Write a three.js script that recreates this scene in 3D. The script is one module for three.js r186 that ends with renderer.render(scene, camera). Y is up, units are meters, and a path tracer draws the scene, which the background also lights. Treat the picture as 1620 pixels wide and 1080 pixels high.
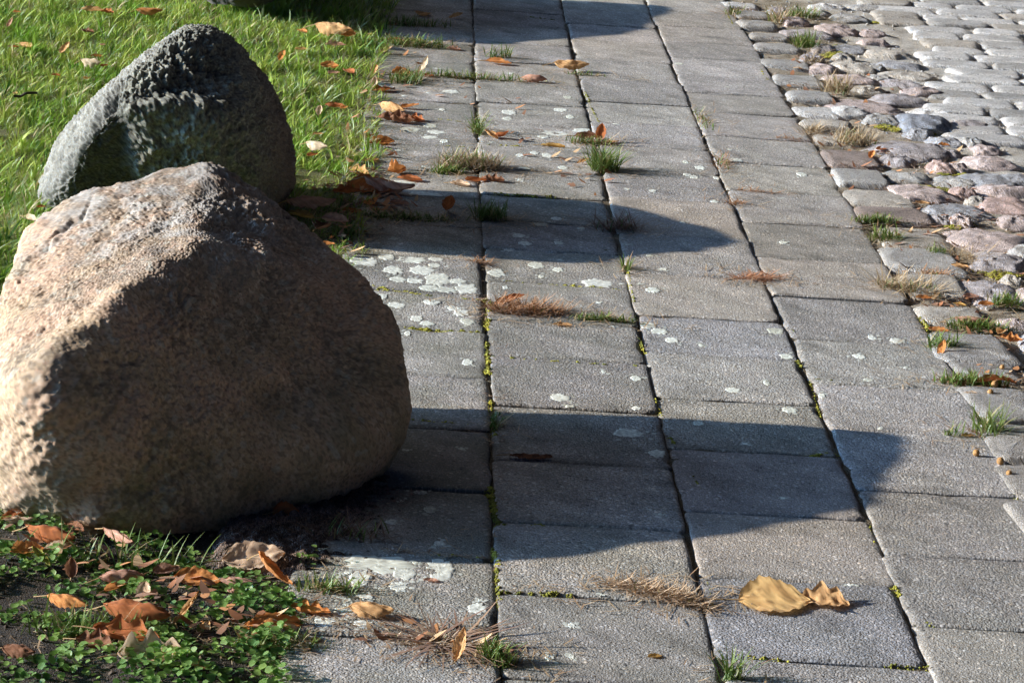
import * as THREE from 'three';
import { Sky } from 'three/addons/objects/Sky.js';
import { mergeGeometries } from 'three/addons/utils/BufferGeometryUtils.js';
import { createNoise3D } from 'simplex-noise';

// ---------- camera, sky, sun, exposure ----------
const scene = new THREE.Scene();
const EYE = new THREE.Vector3(0, 1.705, 0), FOCAL = 4350;               // metres; focal length in units of a 1620 x 1080 frame
const camera = new THREE.PerspectiveCamera(2 * Math.atan(540 / FOCAL) * 180 / Math.PI, 1.5, 0.1, 3000);
const AX = new THREE.Vector3(0.99766, 0.065325, 0.020217), AY = new THREE.Vector3(-0.057254, 0.959621, -0.275409), AZ = new THREE.Vector3(-0.037391, 0.273607, 0.961115);
camera.position.copy(EYE);
camera.quaternion.setFromRotationMatrix(new THREE.Matrix4().makeBasis(AX, AY, AZ));
scene.add(camera);

const ELEV = 18.8 * Math.PI / 180;
const SUN_DIR = new THREE.Vector3(-Math.cos(ELEV), Math.sin(ELEV), 0);
const sky = new Sky();
sky.name = 'sky'; sky.scale.setScalar(2000); sky.userData.kind = 'structure';
const su = sky.material.uniforms;
su.sunPosition.value.copy(SUN_DIR); su.turbidity.value = 7; su.rayleigh.value = 0.28; su.mieCoefficient.value = 0.004; su.mieDirectionalG.value = 0.8;
su.cloudCoverage.value = 0.25; su.cloudDensity.value = 0.4; su.cloudElevation.value = 0.5;
scene.add(sky);
scene.environmentIntensity = 0.2;
const sun = new THREE.DirectionalLight(new THREE.Color(1, 0.9, 0.76), 5);
sun.name = 'sun'; sun.position.set(SUN_DIR.x * 30, SUN_DIR.y * 30, -7); sun.target.position.set(0, 0, -7);
sun.castShadow = true; sun.shadow.mapSize.set(4096, 4096); sun.shadow.radius = 1.3;
Object.assign(sun.shadow.camera, { left: -9, right: 9, top: 9, bottom: -9, near: 1, far: 70 });
scene.add(sun, sun.target);

const renderer = new THREE.WebGLRenderer({ antialias: true });
renderer.toneMapping = THREE.LinearToneMapping;
renderer.toneMappingExposure = 1.8;
renderer.shadowMap.enabled = true;

// ---------- helpers ----------
function rngOf(seed) { let s = seed >>> 0; return () => { s = (s + 0x6d2b79f5) | 0; let t = Math.imul(s ^ (s >>> 15), 1 | s); t = (t + Math.imul(t ^ (t >>> 7), 61 | t)) ^ t; return ((t ^ (t >>> 14)) >>> 0) / 4294967296; }; }
const N3 = createNoise3D(rngOf(11)), N3b = createNoise3D(rngOf(29));
const clamp = (x, a, b) => Math.min(b, Math.max(a, x)), lerp = (a, b, t) => a + (b - a) * t;
const sstep = (a, b, x) => { const t = clamp((x - a) / (b - a), 0, 1); return t * t * (3 - 2 * t); };
const mix3 = (a, b, t) => [lerp(a[0], b[0], t), lerp(a[1], b[1], t), lerp(a[2], b[2], t)];
function fbm(x, y, z, oct = 4, gain = 0.5) { let s = 0, a = 1, f = 1; for (let i = 0; i < oct; i++) { s += a * N3(x * f + i * 7.3, y * f, z * f); a *= gain; f *= 2.03; } return s; }
// the point of the plane y = Y that lies at (px, py) of a 1620 x 1080 frame; K(p) is metres per frame unit there
function G(px, py, Y = 0) {
  const u = (px - 810) / FOCAL, v = -(py - 540) / FOCAL;
  const d = new THREE.Vector3(AX.x * u + AY.x * v - AZ.x, AX.y * u + AY.y * v - AZ.y, AX.z * u + AY.z * v - AZ.z);
  return d.multiplyScalar((Y - EYE.y) / d.y).add(EYE);
}
const K = (p) => p.clone().sub(EYE).dot(AZ) * -1 / FOCAL;
const taken = {};
function numbered(name) { const k = taken[name] = (taken[name] ?? -1) + 1; return k ? name + '_' + String(k).padStart(3, '0') : name; }
function tag(o, label, category, group, kind) { o.userData.label = label; if (category) o.userData.category = category; if (group) o.userData.group = group; if (kind) o.userData.kind = kind; return o; }
function shade(m) { m.castShadow = m.receiveShadow = true; return m; }
function struct(name) { const g = new THREE.Group(); g.name = name; g.userData.kind = 'structure'; scene.add(g); return g; }
function geoOf(pos, idx, col, uv) {
  const g = new THREE.BufferGeometry();
  g.setAttribute('position', new THREE.Float32BufferAttribute(pos, 3));
  if (col) g.setAttribute('color', new THREE.Float32BufferAttribute(col, 3));
  if (uv) g.setAttribute('uv', new THREE.Float32BufferAttribute(uv, 2));
  g.setIndex(idx); g.computeVertexNormals();
  return g;
}

// ---------- textures: grain only ----------
function tex(n, data, srgb) {
  const t = new THREE.DataTexture(data, n, n, THREE.RGBAFormat);
  t.wrapS = t.wrapT = THREE.RepeatWrapping; t.magFilter = THREE.LinearFilter; t.minFilter = THREE.LinearMipmapLinearFilter; t.generateMipmaps = true;
  if (srgb) t.colorSpace = THREE.SRGBColorSpace;
  t.needsUpdate = true; return t;
}
const toS = (l) => 255 * clamp(l <= 0.0031308 ? 12.92 * l : 1.055 * Math.pow(l, 1 / 2.4) - 0.055, 0, 1);
// exposed aggregate: grains of two sizes in a matrix, on a tile that wraps; returns colour and height maps
function aggregate(n, layers, base, seed, sand) {
  const r = rngOf(seed), val = new Float32Array(n * n).fill(1), hue = new Float32Array(n * n), hgt = new Float32Array(n * n);
  for (let i = 0; i < n * n; i++) { val[i] = 1 + sand * (r() - 0.5); hgt[i] = 0.18 * r(); }
  for (const { cells, fill, size, amp, high } of layers) {
    const cs = n / cells;
    for (let cy = 0; cy < cells; cy++) for (let cx = 0; cx < cells; cx++) {
      if (r() > fill) continue;
      const x = (cx + r()) * cs, y = (cy + r()) * cs, rad = cs * size * (0.55 + 0.6 * r()), el = 0.7 + 0.5 * r(), an = r() * 3.14, ca = Math.cos(an), sa = Math.sin(an);
      const t = r(), v = 1 + amp * (t < 0.5 ? -1.1 * r() : 1.25 * r()), h = (r() - 0.5) * 0.3;
      const R = Math.ceil(rad * 1.5);
      for (let j = -R; j <= R; j++) for (let i = -R; i <= R; i++) {
        const a = (ca * i + sa * j) / rad * el, b = (-sa * i + ca * j) / rad / el, d = a * a + b * b;
        if (d > 1) continue;
        const k = ((Math.floor(y + j) + n) % n) * n + ((Math.floor(x + i) + n) % n), w = sstep(1, 0.6, d);
        val[k] = lerp(val[k], v, w); hue[k] = lerp(hue[k], h, w); hgt[k] = Math.max(hgt[k], high * Math.sqrt(1 - d));
      }
    }
  }
  const c = new Uint8Array(n * n * 4), b = new Uint8Array(n * n * 4);
  for (let i = 0; i < n * n; i++) {
    const crev = 0.72 + 0.28 * clamp(hgt[i] * 1.6, 0, 1);
    const v = clamp(val[i], 0.15, 2.1) * crev;
    c[i * 4] = toS(base[0] * v * (1 + hue[i] * 0.5)); c[i * 4 + 1] = toS(base[1] * v); c[i * 4 + 2] = toS(base[2] * v * (1 - hue[i] * 0.6)); c[i * 4 + 3] = 255;
    b[i * 4] = b[i * 4 + 1] = b[i * 4 + 2] = 255 * clamp(hgt[i], 0, 1); b[i * 4 + 3] = 255;
  }
  return [tex(n, c, true), tex(n, b, false)];
}
const [roughC, roughB] = aggregate(1024, [{ cells: 260, fill: 0.95, size: 0.62, amp: 0.4, high: 0.7 }, { cells: 120, fill: 0.35, size: 0.45, amp: 0.62, high: 1 }], [0.40, 0.385, 0.37], 5, 0.6);
const [fineC, fineB] = aggregate(1024, [{ cells: 300, fill: 0.9, size: 0.55, amp: 0.45, high: 0.6 }, { cells: 110, fill: 0.3, size: 0.42, amp: 0.6, high: 0.9 }], [0.41, 0.39, 0.365], 8, 0.45);
const [granC, granB] = aggregate(512, [{ cells: 130, fill: 1, size: 0.7, amp: 0.75, high: 0.6 }, { cells: 60, fill: 0.7, size: 0.5, amp: 0.75, high: 0.9 }], [0.8, 0.78, 0.75], 13, 0.4);

const M = {
  slabRough: new THREE.MeshStandardMaterial({ map: roughC, bumpMap: roughB, bumpScale: 0.0012, roughness: 0.93, vertexColors: true }),
  slabFine: new THREE.MeshStandardMaterial({ map: fineC, bumpMap: fineB, bumpScale: 0.0012, roughness: 0.92, vertexColors: true }),
  granite: new THREE.MeshStandardMaterial({ map: granC, bumpMap: granB, bumpScale: 0.003, roughness: 0.85, vertexColors: true }),
  boulder: new THREE.MeshStandardMaterial({ roughness: 0.9, vertexColors: true }),
  soil: new THREE.MeshStandardMaterial({ map: granC, bumpMap: granB, bumpScale: 0.004, roughness: 1, vertexColors: true }),
  lichen: new THREE.MeshStandardMaterial({ roughness: 1, vertexColors: true }),
  blade: new THREE.MeshPhysicalMaterial({ roughness: 0.5, vertexColors: true, side: THREE.DoubleSide, transmission: 0.5, thickness: 0, specularIntensity: 0.6 }),
  straw: new THREE.MeshPhysicalMaterial({ roughness: 0.8, vertexColors: true, side: THREE.DoubleSide, transmission: 0.15, thickness: 0 }),
  leaf: new THREE.MeshPhysicalMaterial({ roughness: 0.9, vertexColors: true, side: THREE.DoubleSide, transmission: 0.35, thickness: 0, specularIntensity: 0.25 }),
  moss: new THREE.MeshStandardMaterial({ roughness: 1, vertexColors: false, color: 0xffffff }),
};

// ---------- the ground: one sheet, fine near by, coarse out to the horizon ----------
const COL_A = -0.18, COL_X = [-0.18, 0.175, 0.533, 0.886, 1.236];
const lawnEdge = (z) => -0.185 + 0.03 * N3(z * 2.1, 3.3, 0) + 0.02 * N3(z * 7, 1, 0);
function groundHeight(x, z) {
  const lawn = sstep(lawnEdge(z) + 0.02, lawnEdge(z) - 0.06, x);
  const road = sstep(1.225, 1.245, x);
  const near = sstep(30, 12, Math.hypot(x, z + 7));
  return lerp(-0.0065 + 0.004 * N3(x * 40, 4, z * 40), -0.004 + 0.012 * fbm(x * 3, 0, z * 3, 3), lawn) + road * (-0.003 + 0.002 * sstep(1.6, 1.8, x) + 0.005 * fbm(x * 6, 2, z * 6, 3)) * near;
}
{
  const line = (a, b, step, out) => { const l = []; for (let x = a; x <= b + 1e-6; x += step) l.push(x); return [...out.map((o) => a - o).reverse(), ...l, ...out.map((o) => b + o)]; };
  const xs = line(-3, 4.2, 0.022, [0.3, 1, 3, 8, 20, 60, 180]), zs = line(-14, -2.6, 0.03, [0.3, 1, 3, 8, 20, 60, 180]);
  const pos = [], col = [], uv = [], idx = [];
  const soil = [0.055, 0.042, 0.028], joint = [0.17, 0.14, 0.09], gut = [0.6, 0.52, 0.4], sand = [0.8, 0.77, 0.7], green = [0.36, 0.38, 0.13];
  for (const z of zs) for (const x of xs) {
    pos.push(x, groundHeight(x, z), z); uv.push(x / 0.25, z / 0.25);
    const lawn = sstep(lawnEdge(z), lawnEdge(z) - 0.05, x), g = sstep(1.225, 1.25, x), s = sstep(1.55, 1.8, x + 0.12 * N3(x * 3, 5, z * 3)) * (0.75 + 0.25 * N3b(x * 5, 1, z * 5));
    let c = mix3(joint, mix3(soil, green, clamp(0.75 + 0.4 * N3(x * 4, 9, z * 4), 0, 1) * sstep(-4.8, -5.6, z)), lawn);
    c = mix3(c, mix3(gut, [0.24, 0.19, 0.1], clamp(0.25 + 0.6 * N3b(x * 7, 0, z * 7) + 0.3 * N3(x * 25, 0, z * 25), 0, 0.9)), g); c = mix3(c, sand, s);
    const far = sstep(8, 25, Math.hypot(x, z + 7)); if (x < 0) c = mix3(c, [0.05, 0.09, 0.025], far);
    col.push(...c);
  }
  const nx = xs.length;
  for (let j = 0; j + 1 < zs.length; j++) for (let i = 0; i + 1 < nx; i++) { const a = j * nx + i; idx.push(a, a + nx, a + 1, a + 1, a + nx, a + nx + 1); }
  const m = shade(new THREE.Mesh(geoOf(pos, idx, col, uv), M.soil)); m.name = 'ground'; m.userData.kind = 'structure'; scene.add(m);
}

// ---------- the pavement: every slab a piece of its own ----------
const pavement = struct('pavement');
const ROWS = [
  [-2.35, -2.71, -3.07, -3.43, -3.79, -4.18, -4.563, -4.938, -5.315, -5.693, -6.044, -6.373, -6.715, -7.07, -7.4, -7.74, -8.074, -8.42, -8.78, -9.14, -9.5, -9.86, -10.21, -10.56, -10.92, -11.27, -11.63, -11.98, -12.34, -12.7, -13.05, -13.4],
  [-2.25, -2.61, -2.97, -3.33, -3.69, -4.05, -4.408, -4.777, -5.139, -5.499, -5.862, -6.169, -6.522, -6.86, -7.17, -7.478, -7.81, -8.167, -8.481, -8.82, -9.175, -9.57, -9.964, -10.33, -10.69, -11.05, -11.4, -11.76, -12.12, -12.48, -12.84, -13.2],
  [-2.37, -2.73, -3.09, -3.45, -3.81, -4.179, -4.546, -4.899, -5.281, -5.622, -5.972, -6.286, -6.68, -7.1, -7.53, -7.905, -8.25, -8.6, -8.95, -9.336, -9.74, -10.146, -10.5, -10.86, -11.22, -11.57, -11.93, -12.29, -12.64, -13.0, -13.36],
  [-2.56, -2.92, -3.28, -3.64, -4.0, -4.366, -4.71, -5.08, -5.466, -5.8, -6.16, -6.538, -6.931, -7.33, -7.721, -8.1, -8.489, -8.884, -9.22, -9.55, -9.88, -10.235, -10.59, -10.95, -11.3, -11.66, -12.02, -12.37, -12.73, -13.09],
];
const slabs = [];
const WARM = { '2:11': [1.1, 1.03, 0.93], '2:12': [1.0, 0.97, 0.92], '3:11': [1.1, 1.03, 0.94], '3:7': [0.97, 0.95, 0.93], '2:6': [1.06, 1.0, 0.94], '2:7': [1.04, 0.98, 0.96], '2:10': [0.93, 0.92, 0.92], '2:5': [0.78, 0.78, 0.8], '3:13': [1.04, 1, 0.95], '1:5': [0.93, 0.9, 0.87], '2:13': [1.12, 1.04, 0.95], '0:9': [1.02, 1.0, 0.96], '0:15': [1.0, 0.96, 0.9], '1:20': [1.1, 1.04, 0.96], '2:20': [1.1, 1.05, 0.98] };
{
  const P = [0, 0.006, 0.02, 0.05, 0.13, 0.25, 0.38, 0.5, 0.62, 0.75, 0.87, 0.95, 0.98, 0.994, 1], n = P.length, r = rngOf(77);
  for (let ci = 0; ci < 4; ci++) for (let ri = 0; ri + 1 < ROWS[ci].length; ri++) {
    const x0 = COL_X[ci], x1 = COL_X[ci + 1], z0 = ROWS[ci][ri], z1 = ROWS[ci][ri + 1], sx = (r() - 0.5) * 0.008;
    const gl = 0.0006 + 0.0026 * r(), gr = 0.0006 + 0.0026 * r(), gf = 0.0008 + 0.0018 * r(), gb = 0.0008 + 0.0016 * r();
    const a = [x0 + gl + sx, z0 - gf], b = [x1 - gr + sx, z0 - gf - (r() - 0.5) * 0.006], c = [x0 + gl + sx + (r() - 0.5) * 0.006, z1 + gb], d = [x1 - gr + sx + (r() - 0.5) * 0.006, z1 + gb];
    const tx = (r() - 0.5) * 0.018, tz = (r() - 0.5) * 0.02, lift = (r() - 0.5) * 0.005, cx = (x0 + x1) / 2, cz = (z0 + z1) / 2, sd = r() * 50;
    const H = (x, z) => lift + tx * (x - cx) + tz * (z - cz) + 0.0013 * N3(x * 9, sd, z * 9) + 0.0003 * N3(x * 32, sd, z * 32);
    const chips = []; for (let k = 0; k < 8; k++) chips.push([r() < 0.5 ? 0 : 1, r() < 0.3 ? Math.round(r()) : r(), r() < 0.5, 0.006 + 0.016 * r() * r()]);
    const pos = [], col = [], uv = [], idx = [], tone = (0.76 + 0.3 * r()) * (1 + 0.14 * sstep(-6.5, -10, cz)), tint = WARM[ci + ':' + ri] ?? [tone * 1.03, tone * (0.985 + 0.02 * r()), tone * (0.9 + 0.06 * r())];  // farther slabs tinted paler, standing in for haze and low-angle glare
    const green = ci === 0 ? 0.55 : ci === 1 ? 0.28 : 0.06, uo = r() * 7, vo = r() * 7, rot = r() < 0.5 ? 1 : -1;
    const put = (x, y, z, dark) => {
      pos.push(x, y, z); uv.push((rot > 0 ? x : z) + uo, (rot > 0 ? z : x) + vo);
      const st = clamp(0.5 + 0.9 * fbm(x * 5, sd * 0 + 4, z * 5, 3), 0, 1), pt = 1 + 0.17 * N3(x * 17, 8, z * 17) + 0.17 * N3(x * 43, 8, z * 43) + 0.08 * N3b(x * 90, 8, z * 90) - 0.3 * sstep(0.62, 0.85, N3b(x * 11 + sd, 3, z * 11)) ;
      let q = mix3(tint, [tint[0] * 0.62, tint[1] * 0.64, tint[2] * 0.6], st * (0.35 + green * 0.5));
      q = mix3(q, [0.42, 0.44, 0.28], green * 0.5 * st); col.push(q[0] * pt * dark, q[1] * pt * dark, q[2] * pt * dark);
    };
    const ring = 0.003 + 0.004 * r();
    for (let j = 0; j < n; j++) for (let i = 0; i < n; i++) {
      const u = P[i], v = P[j]; let x = lerp(lerp(a[0], b[0], u), lerp(c[0], d[0], u), v), z = lerp(lerp(a[1], b[1], u), lerp(c[1], d[1], u), v);
      const e = Math.min(u, 1 - u) * (x1 - x0), f = Math.min(v, 1 - v) * (z0 - z1), edge = Math.min(e, f);
      const wob = sstep(0.04, 0, edge) * 0.0032;
      x += wob * N3b(x * 30, sd, z * 30); z += wob * N3b(x * 30, sd + 20, z * 30);
      const corner = sstep(0.02, 0, Math.hypot(e, f)); x = lerp(x, cx, corner * 0.02); z = lerp(z, cz, corner * 0.02);
      let y = H(x, z) - 0.004 * Math.pow(sstep(ring * 1.2, 0, edge), 1.3);
      for (const [s, t, hor, size] of chips) { const q = hor ? Math.hypot((u - t) * 0.35, (v - s) * 0.35) : Math.hypot((u - s) * 0.35, (v - t) * 0.35); y -= 0.012 * sstep(size, 0, q); }
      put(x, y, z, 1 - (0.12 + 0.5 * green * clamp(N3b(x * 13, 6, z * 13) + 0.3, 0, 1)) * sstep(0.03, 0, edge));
    }
    for (let j = 0; j + 1 < n; j++) for (let i = 0; i + 1 < n; i++) { const q = j * n + i; idx.push(q, q + 1, q + n, q + 1, q + n + 1, q + n); }
    const rim = []; for (let i = 0; i < n; i++) rim.push(i); for (let j = 1; j < n; j++) rim.push(j * n + n - 1); for (let i = n - 2; i >= 0; i--) rim.push((n - 1) * n + i); for (let j = n - 2; j > 0; j--) rim.push(j * n);
    const base = pos.length / 3; for (const k of rim) put(lerp(pos[k * 3], cx, 0.004), -0.06, lerp(pos[k * 3 + 2], cz, 0.004), 0.6);
    for (let k = 0; k < rim.length; k++) { const k2 = (k + 1) % rim.length; idx.push(rim[k], base + k, rim[k2], rim[k2], base + k, base + k2); }
    const fine = WARM[ci + ':' + ri] && tint[0] > 1 ? true : r() < 0.25;
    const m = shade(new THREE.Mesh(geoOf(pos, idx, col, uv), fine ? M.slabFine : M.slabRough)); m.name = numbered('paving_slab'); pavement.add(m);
    slabs.push({ m, x0, x1, z0, z1, H });
  }
}
const slabAt = (x, z) => slabs.find((s) => x >= s.x0 && x <= s.x1 && z <= s.z0 && z >= s.z1);
const topAt = (x, z) => { const s = slabAt(x, z); return s ? s.H(x, z) : x < 0 ? groundHeight(x, z) : 0; };

// ---------- boulders ----------
function gauge(n, d, pw) {                                              // the rounded solid bounded by planes at distance d[i] along evenly spread normals
  const nr = []; for (let i = 0; i < n; i++) { const y = 1 - 2 * (i + 0.5) / n, r = Math.sqrt(1 - y * y), t = Math.PI * (1 + Math.sqrt(5)) * (i + 0.5); nr.push([r * Math.cos(t), y, r * Math.sin(t)]); }
  return (u, out) => {
    let S = 0, gx = 0, gy = 0, gz = 0;
    for (let i = 0; i < n; i++) { const q = nr[i], k = q[0] * u[0] + q[1] * u[1] + q[2] * u[2]; if (k <= 0) continue; const w = Math.pow(k / d[i], pw); S += w; const e = w / k; gx += e * q[0]; gy += e * q[1]; gz += e * q[2]; }
    const l = Math.hypot(gx, gy, gz); out[0] = gx / l; out[1] = gy / l; out[2] = gz / l; return Math.pow(S, -1 / pw);
  };
}
function boulder(name, c, d, nu, nv, low, relief, paint) {
  const f = gauge(d.length, d, 15), pos = [], col = [], idx = [], nn = [0, 0, 0];
  for (let j = 0; j <= nv; j++) {
    const ph = low * j / nv, sp = Math.sin(ph), cp = Math.cos(ph);
    for (let i = 0; i < nu; i++) {
      const th = 2 * Math.PI * i / nu, u = [sp * Math.cos(th), cp, sp * Math.sin(th)], r = f(u, nn), x = u[0] * r, y = u[1] * r, z = u[2] * r, h = relief(x, y, z, nn);
      pos.push(x + nn[0] * h, y + nn[1] * h, z + nn[2] * h); col.push(...paint(x, y, z, nn, h));
      if (j < nv) { const a = j * nu + i, b = j * nu + (i + 1) % nu; idx.push(a, b, a + nu, b, b + nu, a + nu); }
    }
  }
  const m = shade(new THREE.Mesh(geoOf(pos, idx, col), M.boulder)); m.name = numbered(name); m.position.set(...c); scene.add(m); return m;
}
const D1 = [0.5277, 0.2409, 0.2287, 0.5298, 0.436, 0.6041, 0.4756, 0.1733, 0.6961, 0.5643, 0.4197, 0.6088, 0.4865, 0.6662, 0.4286, 0.3076, 0.5561, 0.6509, 0.553, 0.5307, 0.2989, 0.5464, 0.4897, 0.4138, 0.5776, 0.4813, 0.401, 0.3506, 0.3392, 0.5297, 0.516, 0.4824, 0.4588, 0.4871, 0.2591, 0.4609, 0.381, 0.47, 0.452, 0.4182, 0.4095, 0.4553, 0.3845, 0.4311, 0.444, 0.4266, 0.4565, 0.4278];
const D2 = [0.3263, 0.3792, 0.332, 0.4501, 0.3193, 0.3304, 0.2429, 0.2654, 0.5501, 0.3724, 0.2748, 0.4098, 0.3547, 0.502, 0.2994, 0.2283, 0.5012, 0.4094, 0.3064, 0.3262, 0.2449, 0.528, 0.4147, 0.2976, 0.3611, 0.3336, 0.4054, 0.4232, 0.2216, 0.4167, 0.395, 0.3365, 0.3793, 0.1865, 0.3579, 0.4141, 0.2784, 0.3711, 0.296, 0.3215, 0.3961, 0.2324, 0.3439, 0.3558, 0.2841, 0.3473, 0.2925, 0.3111];
const rc = rngOf(404);
const ridged = (x, y, z) => 1 - Math.abs(N3b(x, y, z)) * 2;
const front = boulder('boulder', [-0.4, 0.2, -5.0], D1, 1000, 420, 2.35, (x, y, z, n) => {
  const rough = clamp(0.5 + 0.7 * N3(x * 4, y * 4, z * 4 + 3), 0.2, 1.2);
  let h = 0.006 * N3(x * 7, y * 7, z * 7) + 0.0035 * N3b(x * 15, y * 15, z * 15) + rough * (0.0028 * N3(x * 40, y * 40, z * 40) + 0.0018 * ridged(x * 30, y * 30, z * 30) + 0.0022 * N3b(x * 80, y * 80, z * 80)) + 0.0012 * N3(x * 170, y * 170, z * 170);
  h -= 0.012 * sstep(0.18, 0.3, y) * sstep(-0.1, 0.1, x + 0.15);
  const xr = -0.225 + 0.55 * Math.max(0, y - 0.02) + 0.02 * N3b(y * 6, 2, x * 2);
  h += 0.022 * sstep(xr - 0.22, xr, x) * sstep(xr + 0.42, xr, x) * sstep(0.05, 0.5, n[2]);   // the blunt ridge between the left flank and the face
  h += 0.022 * sstep(0.0, -0.14, y) * sstep(0.15, 0.3, Math.abs(x));
  // the short crack that climbs the lit shoulder
  const s = (x + 0.27) * 0.78 + (y - 0.2) * 0.62, t = -(x + 0.27) * 0.62 + (y - 0.2) * 0.78 + 0.008 * N3(x * 25, 0, y * 25);
  if (n[2] > 0.1) h -= 0.007 * sstep(0.005, 0.0005, Math.abs(t)) * sstep(0.05, 0.02, Math.abs(s));
  return h;
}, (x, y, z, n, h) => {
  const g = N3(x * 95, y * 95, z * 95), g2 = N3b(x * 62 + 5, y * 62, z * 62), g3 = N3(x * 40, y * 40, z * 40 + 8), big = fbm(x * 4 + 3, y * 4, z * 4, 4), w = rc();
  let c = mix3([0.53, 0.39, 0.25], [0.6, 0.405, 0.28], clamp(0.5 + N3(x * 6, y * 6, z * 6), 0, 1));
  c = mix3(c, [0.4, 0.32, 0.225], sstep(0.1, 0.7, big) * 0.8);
  c = mix3(c, [0.24, 0.185, 0.14], 0.75 * sstep(0.06, 0.24, y + 0.05 * big) * sstep(-0.42, -0.1, x));      // crown painted darker, in place of the weaker grazing light there
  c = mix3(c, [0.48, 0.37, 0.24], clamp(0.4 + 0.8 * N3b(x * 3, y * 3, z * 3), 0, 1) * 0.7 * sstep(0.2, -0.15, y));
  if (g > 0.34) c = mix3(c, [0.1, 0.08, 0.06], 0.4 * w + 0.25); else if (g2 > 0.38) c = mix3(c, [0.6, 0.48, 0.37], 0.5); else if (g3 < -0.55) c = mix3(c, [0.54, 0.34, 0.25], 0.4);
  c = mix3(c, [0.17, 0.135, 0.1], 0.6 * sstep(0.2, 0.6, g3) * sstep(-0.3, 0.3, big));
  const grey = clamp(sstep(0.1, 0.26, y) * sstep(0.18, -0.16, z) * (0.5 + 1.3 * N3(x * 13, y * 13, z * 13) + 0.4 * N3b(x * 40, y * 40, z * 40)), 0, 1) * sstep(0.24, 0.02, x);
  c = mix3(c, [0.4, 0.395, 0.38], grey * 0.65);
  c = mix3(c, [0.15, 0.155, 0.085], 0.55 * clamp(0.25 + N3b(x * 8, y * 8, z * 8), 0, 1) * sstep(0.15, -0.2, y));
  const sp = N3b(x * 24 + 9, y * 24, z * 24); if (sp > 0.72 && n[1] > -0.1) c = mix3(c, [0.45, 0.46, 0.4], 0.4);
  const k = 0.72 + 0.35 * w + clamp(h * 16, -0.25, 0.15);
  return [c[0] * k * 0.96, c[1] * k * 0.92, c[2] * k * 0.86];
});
tag(front, 'large rounded brown pink granite boulder in front, partly cut by the left edge', 'boulder');
const rear = boulder('boulder', [-0.62, 0.17, -7.05], D2, 620, 300, 2.35, (x, y, z, n) => {
  const face = sstep(0.1, 0.5, n[2]), v = x + 0.1 + 0.22 * (y - 0.05) + 0.018 * N3(y * 9, 3, x * 3), mid = sstep(-0.02, 0.02, v) * sstep(0.3, 0.2, v) * face;
  let h = 0.006 * N3(x * 8, y * 8, z * 8) + (0.6 + 0.4 * mid) * (0.006 * N3b(x * 20, y * 16, z * 20) + 0.007 * N3(x * 40, y * 32, z * 40) + 0.005 * N3b(x * 72, y * 62, z * 72)) + 0.0026 * N3(x * 140, y * 140, z * 140);
  h -= 0.03 * sstep(0.015, -0.03, v) * sstep(-0.44, -0.2, x - 0.25 * y) * face;      // the hollow left half of the broken face
  h += 0.42 * clamp(v, 0, 0.16) * sstep(0.44, 0.17, v) * face * sstep(0.7, 0.3, n[1]);
  return h;
}, (x, y, z, n, h) => {
  const g = N3(x * 110, y * 110, z * 110), w = rc();
  let c = mix3([0.135, 0.13, 0.1], [0.225, 0.215, 0.165], clamp(0.5 + N3(x * 9, y * 9, z * 9), 0, 1));
  if (g > 0.4) c = mix3(c, [0.06, 0.062, 0.06], 0.6); else if (g < -0.5) c = mix3(c, [0.36, 0.355, 0.27], 0.6);
  c = mix3(c, [0.34, 0.325, 0.275], clamp(sstep(-0.25, -0.7, n[0]) * (0.75 + 0.5 * N3b(x * 12, y * 12, z * 12)), 0, 1));  // sunward flank painted paler: the lit strip put into the colour
  c = mix3(c, [0.27, 0.2, 0.145], sstep(0.14, 0.28, x) * 0.9);
  const k = 0.6 + 0.38 * w + clamp(h * 14, -0.32, 0.2);
  return [c[0] * k, c[1] * k, c[2] * k];
});
tag(rear, 'grey peaked boulder with a rough pitted face, second in the row', 'boulder');
const D3 = D1.map((v, i) => 0.82 * v * (1.0 + 0.06 * Math.sin(i * 2.1)));
const third = boulder('boulder', [-0.68, 0.31, -10.46], D3, 260, 120, 2.35, (x, y, z) => 0.008 * N3(x * 7, y * 7, z * 7) + 0.004 * N3b(x * 22, y * 22, z * 22) + 0.003 * N3(x * 50, y * 50, z * 50), (x, y, z) => { const k = 0.8 + 0.4 * rc() + 0.2 * N3(x * 60, y * 60, z * 60); return [0.085 * k, 0.075 * k, 0.06 * k]; });  // stone painted dark all over to stand in for its shaded face
third.scale.set(0.82, 1.04, 1.55);
tag(third, 'dark foot of a third boulder at the far end of the lawn', 'boulder');
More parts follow.
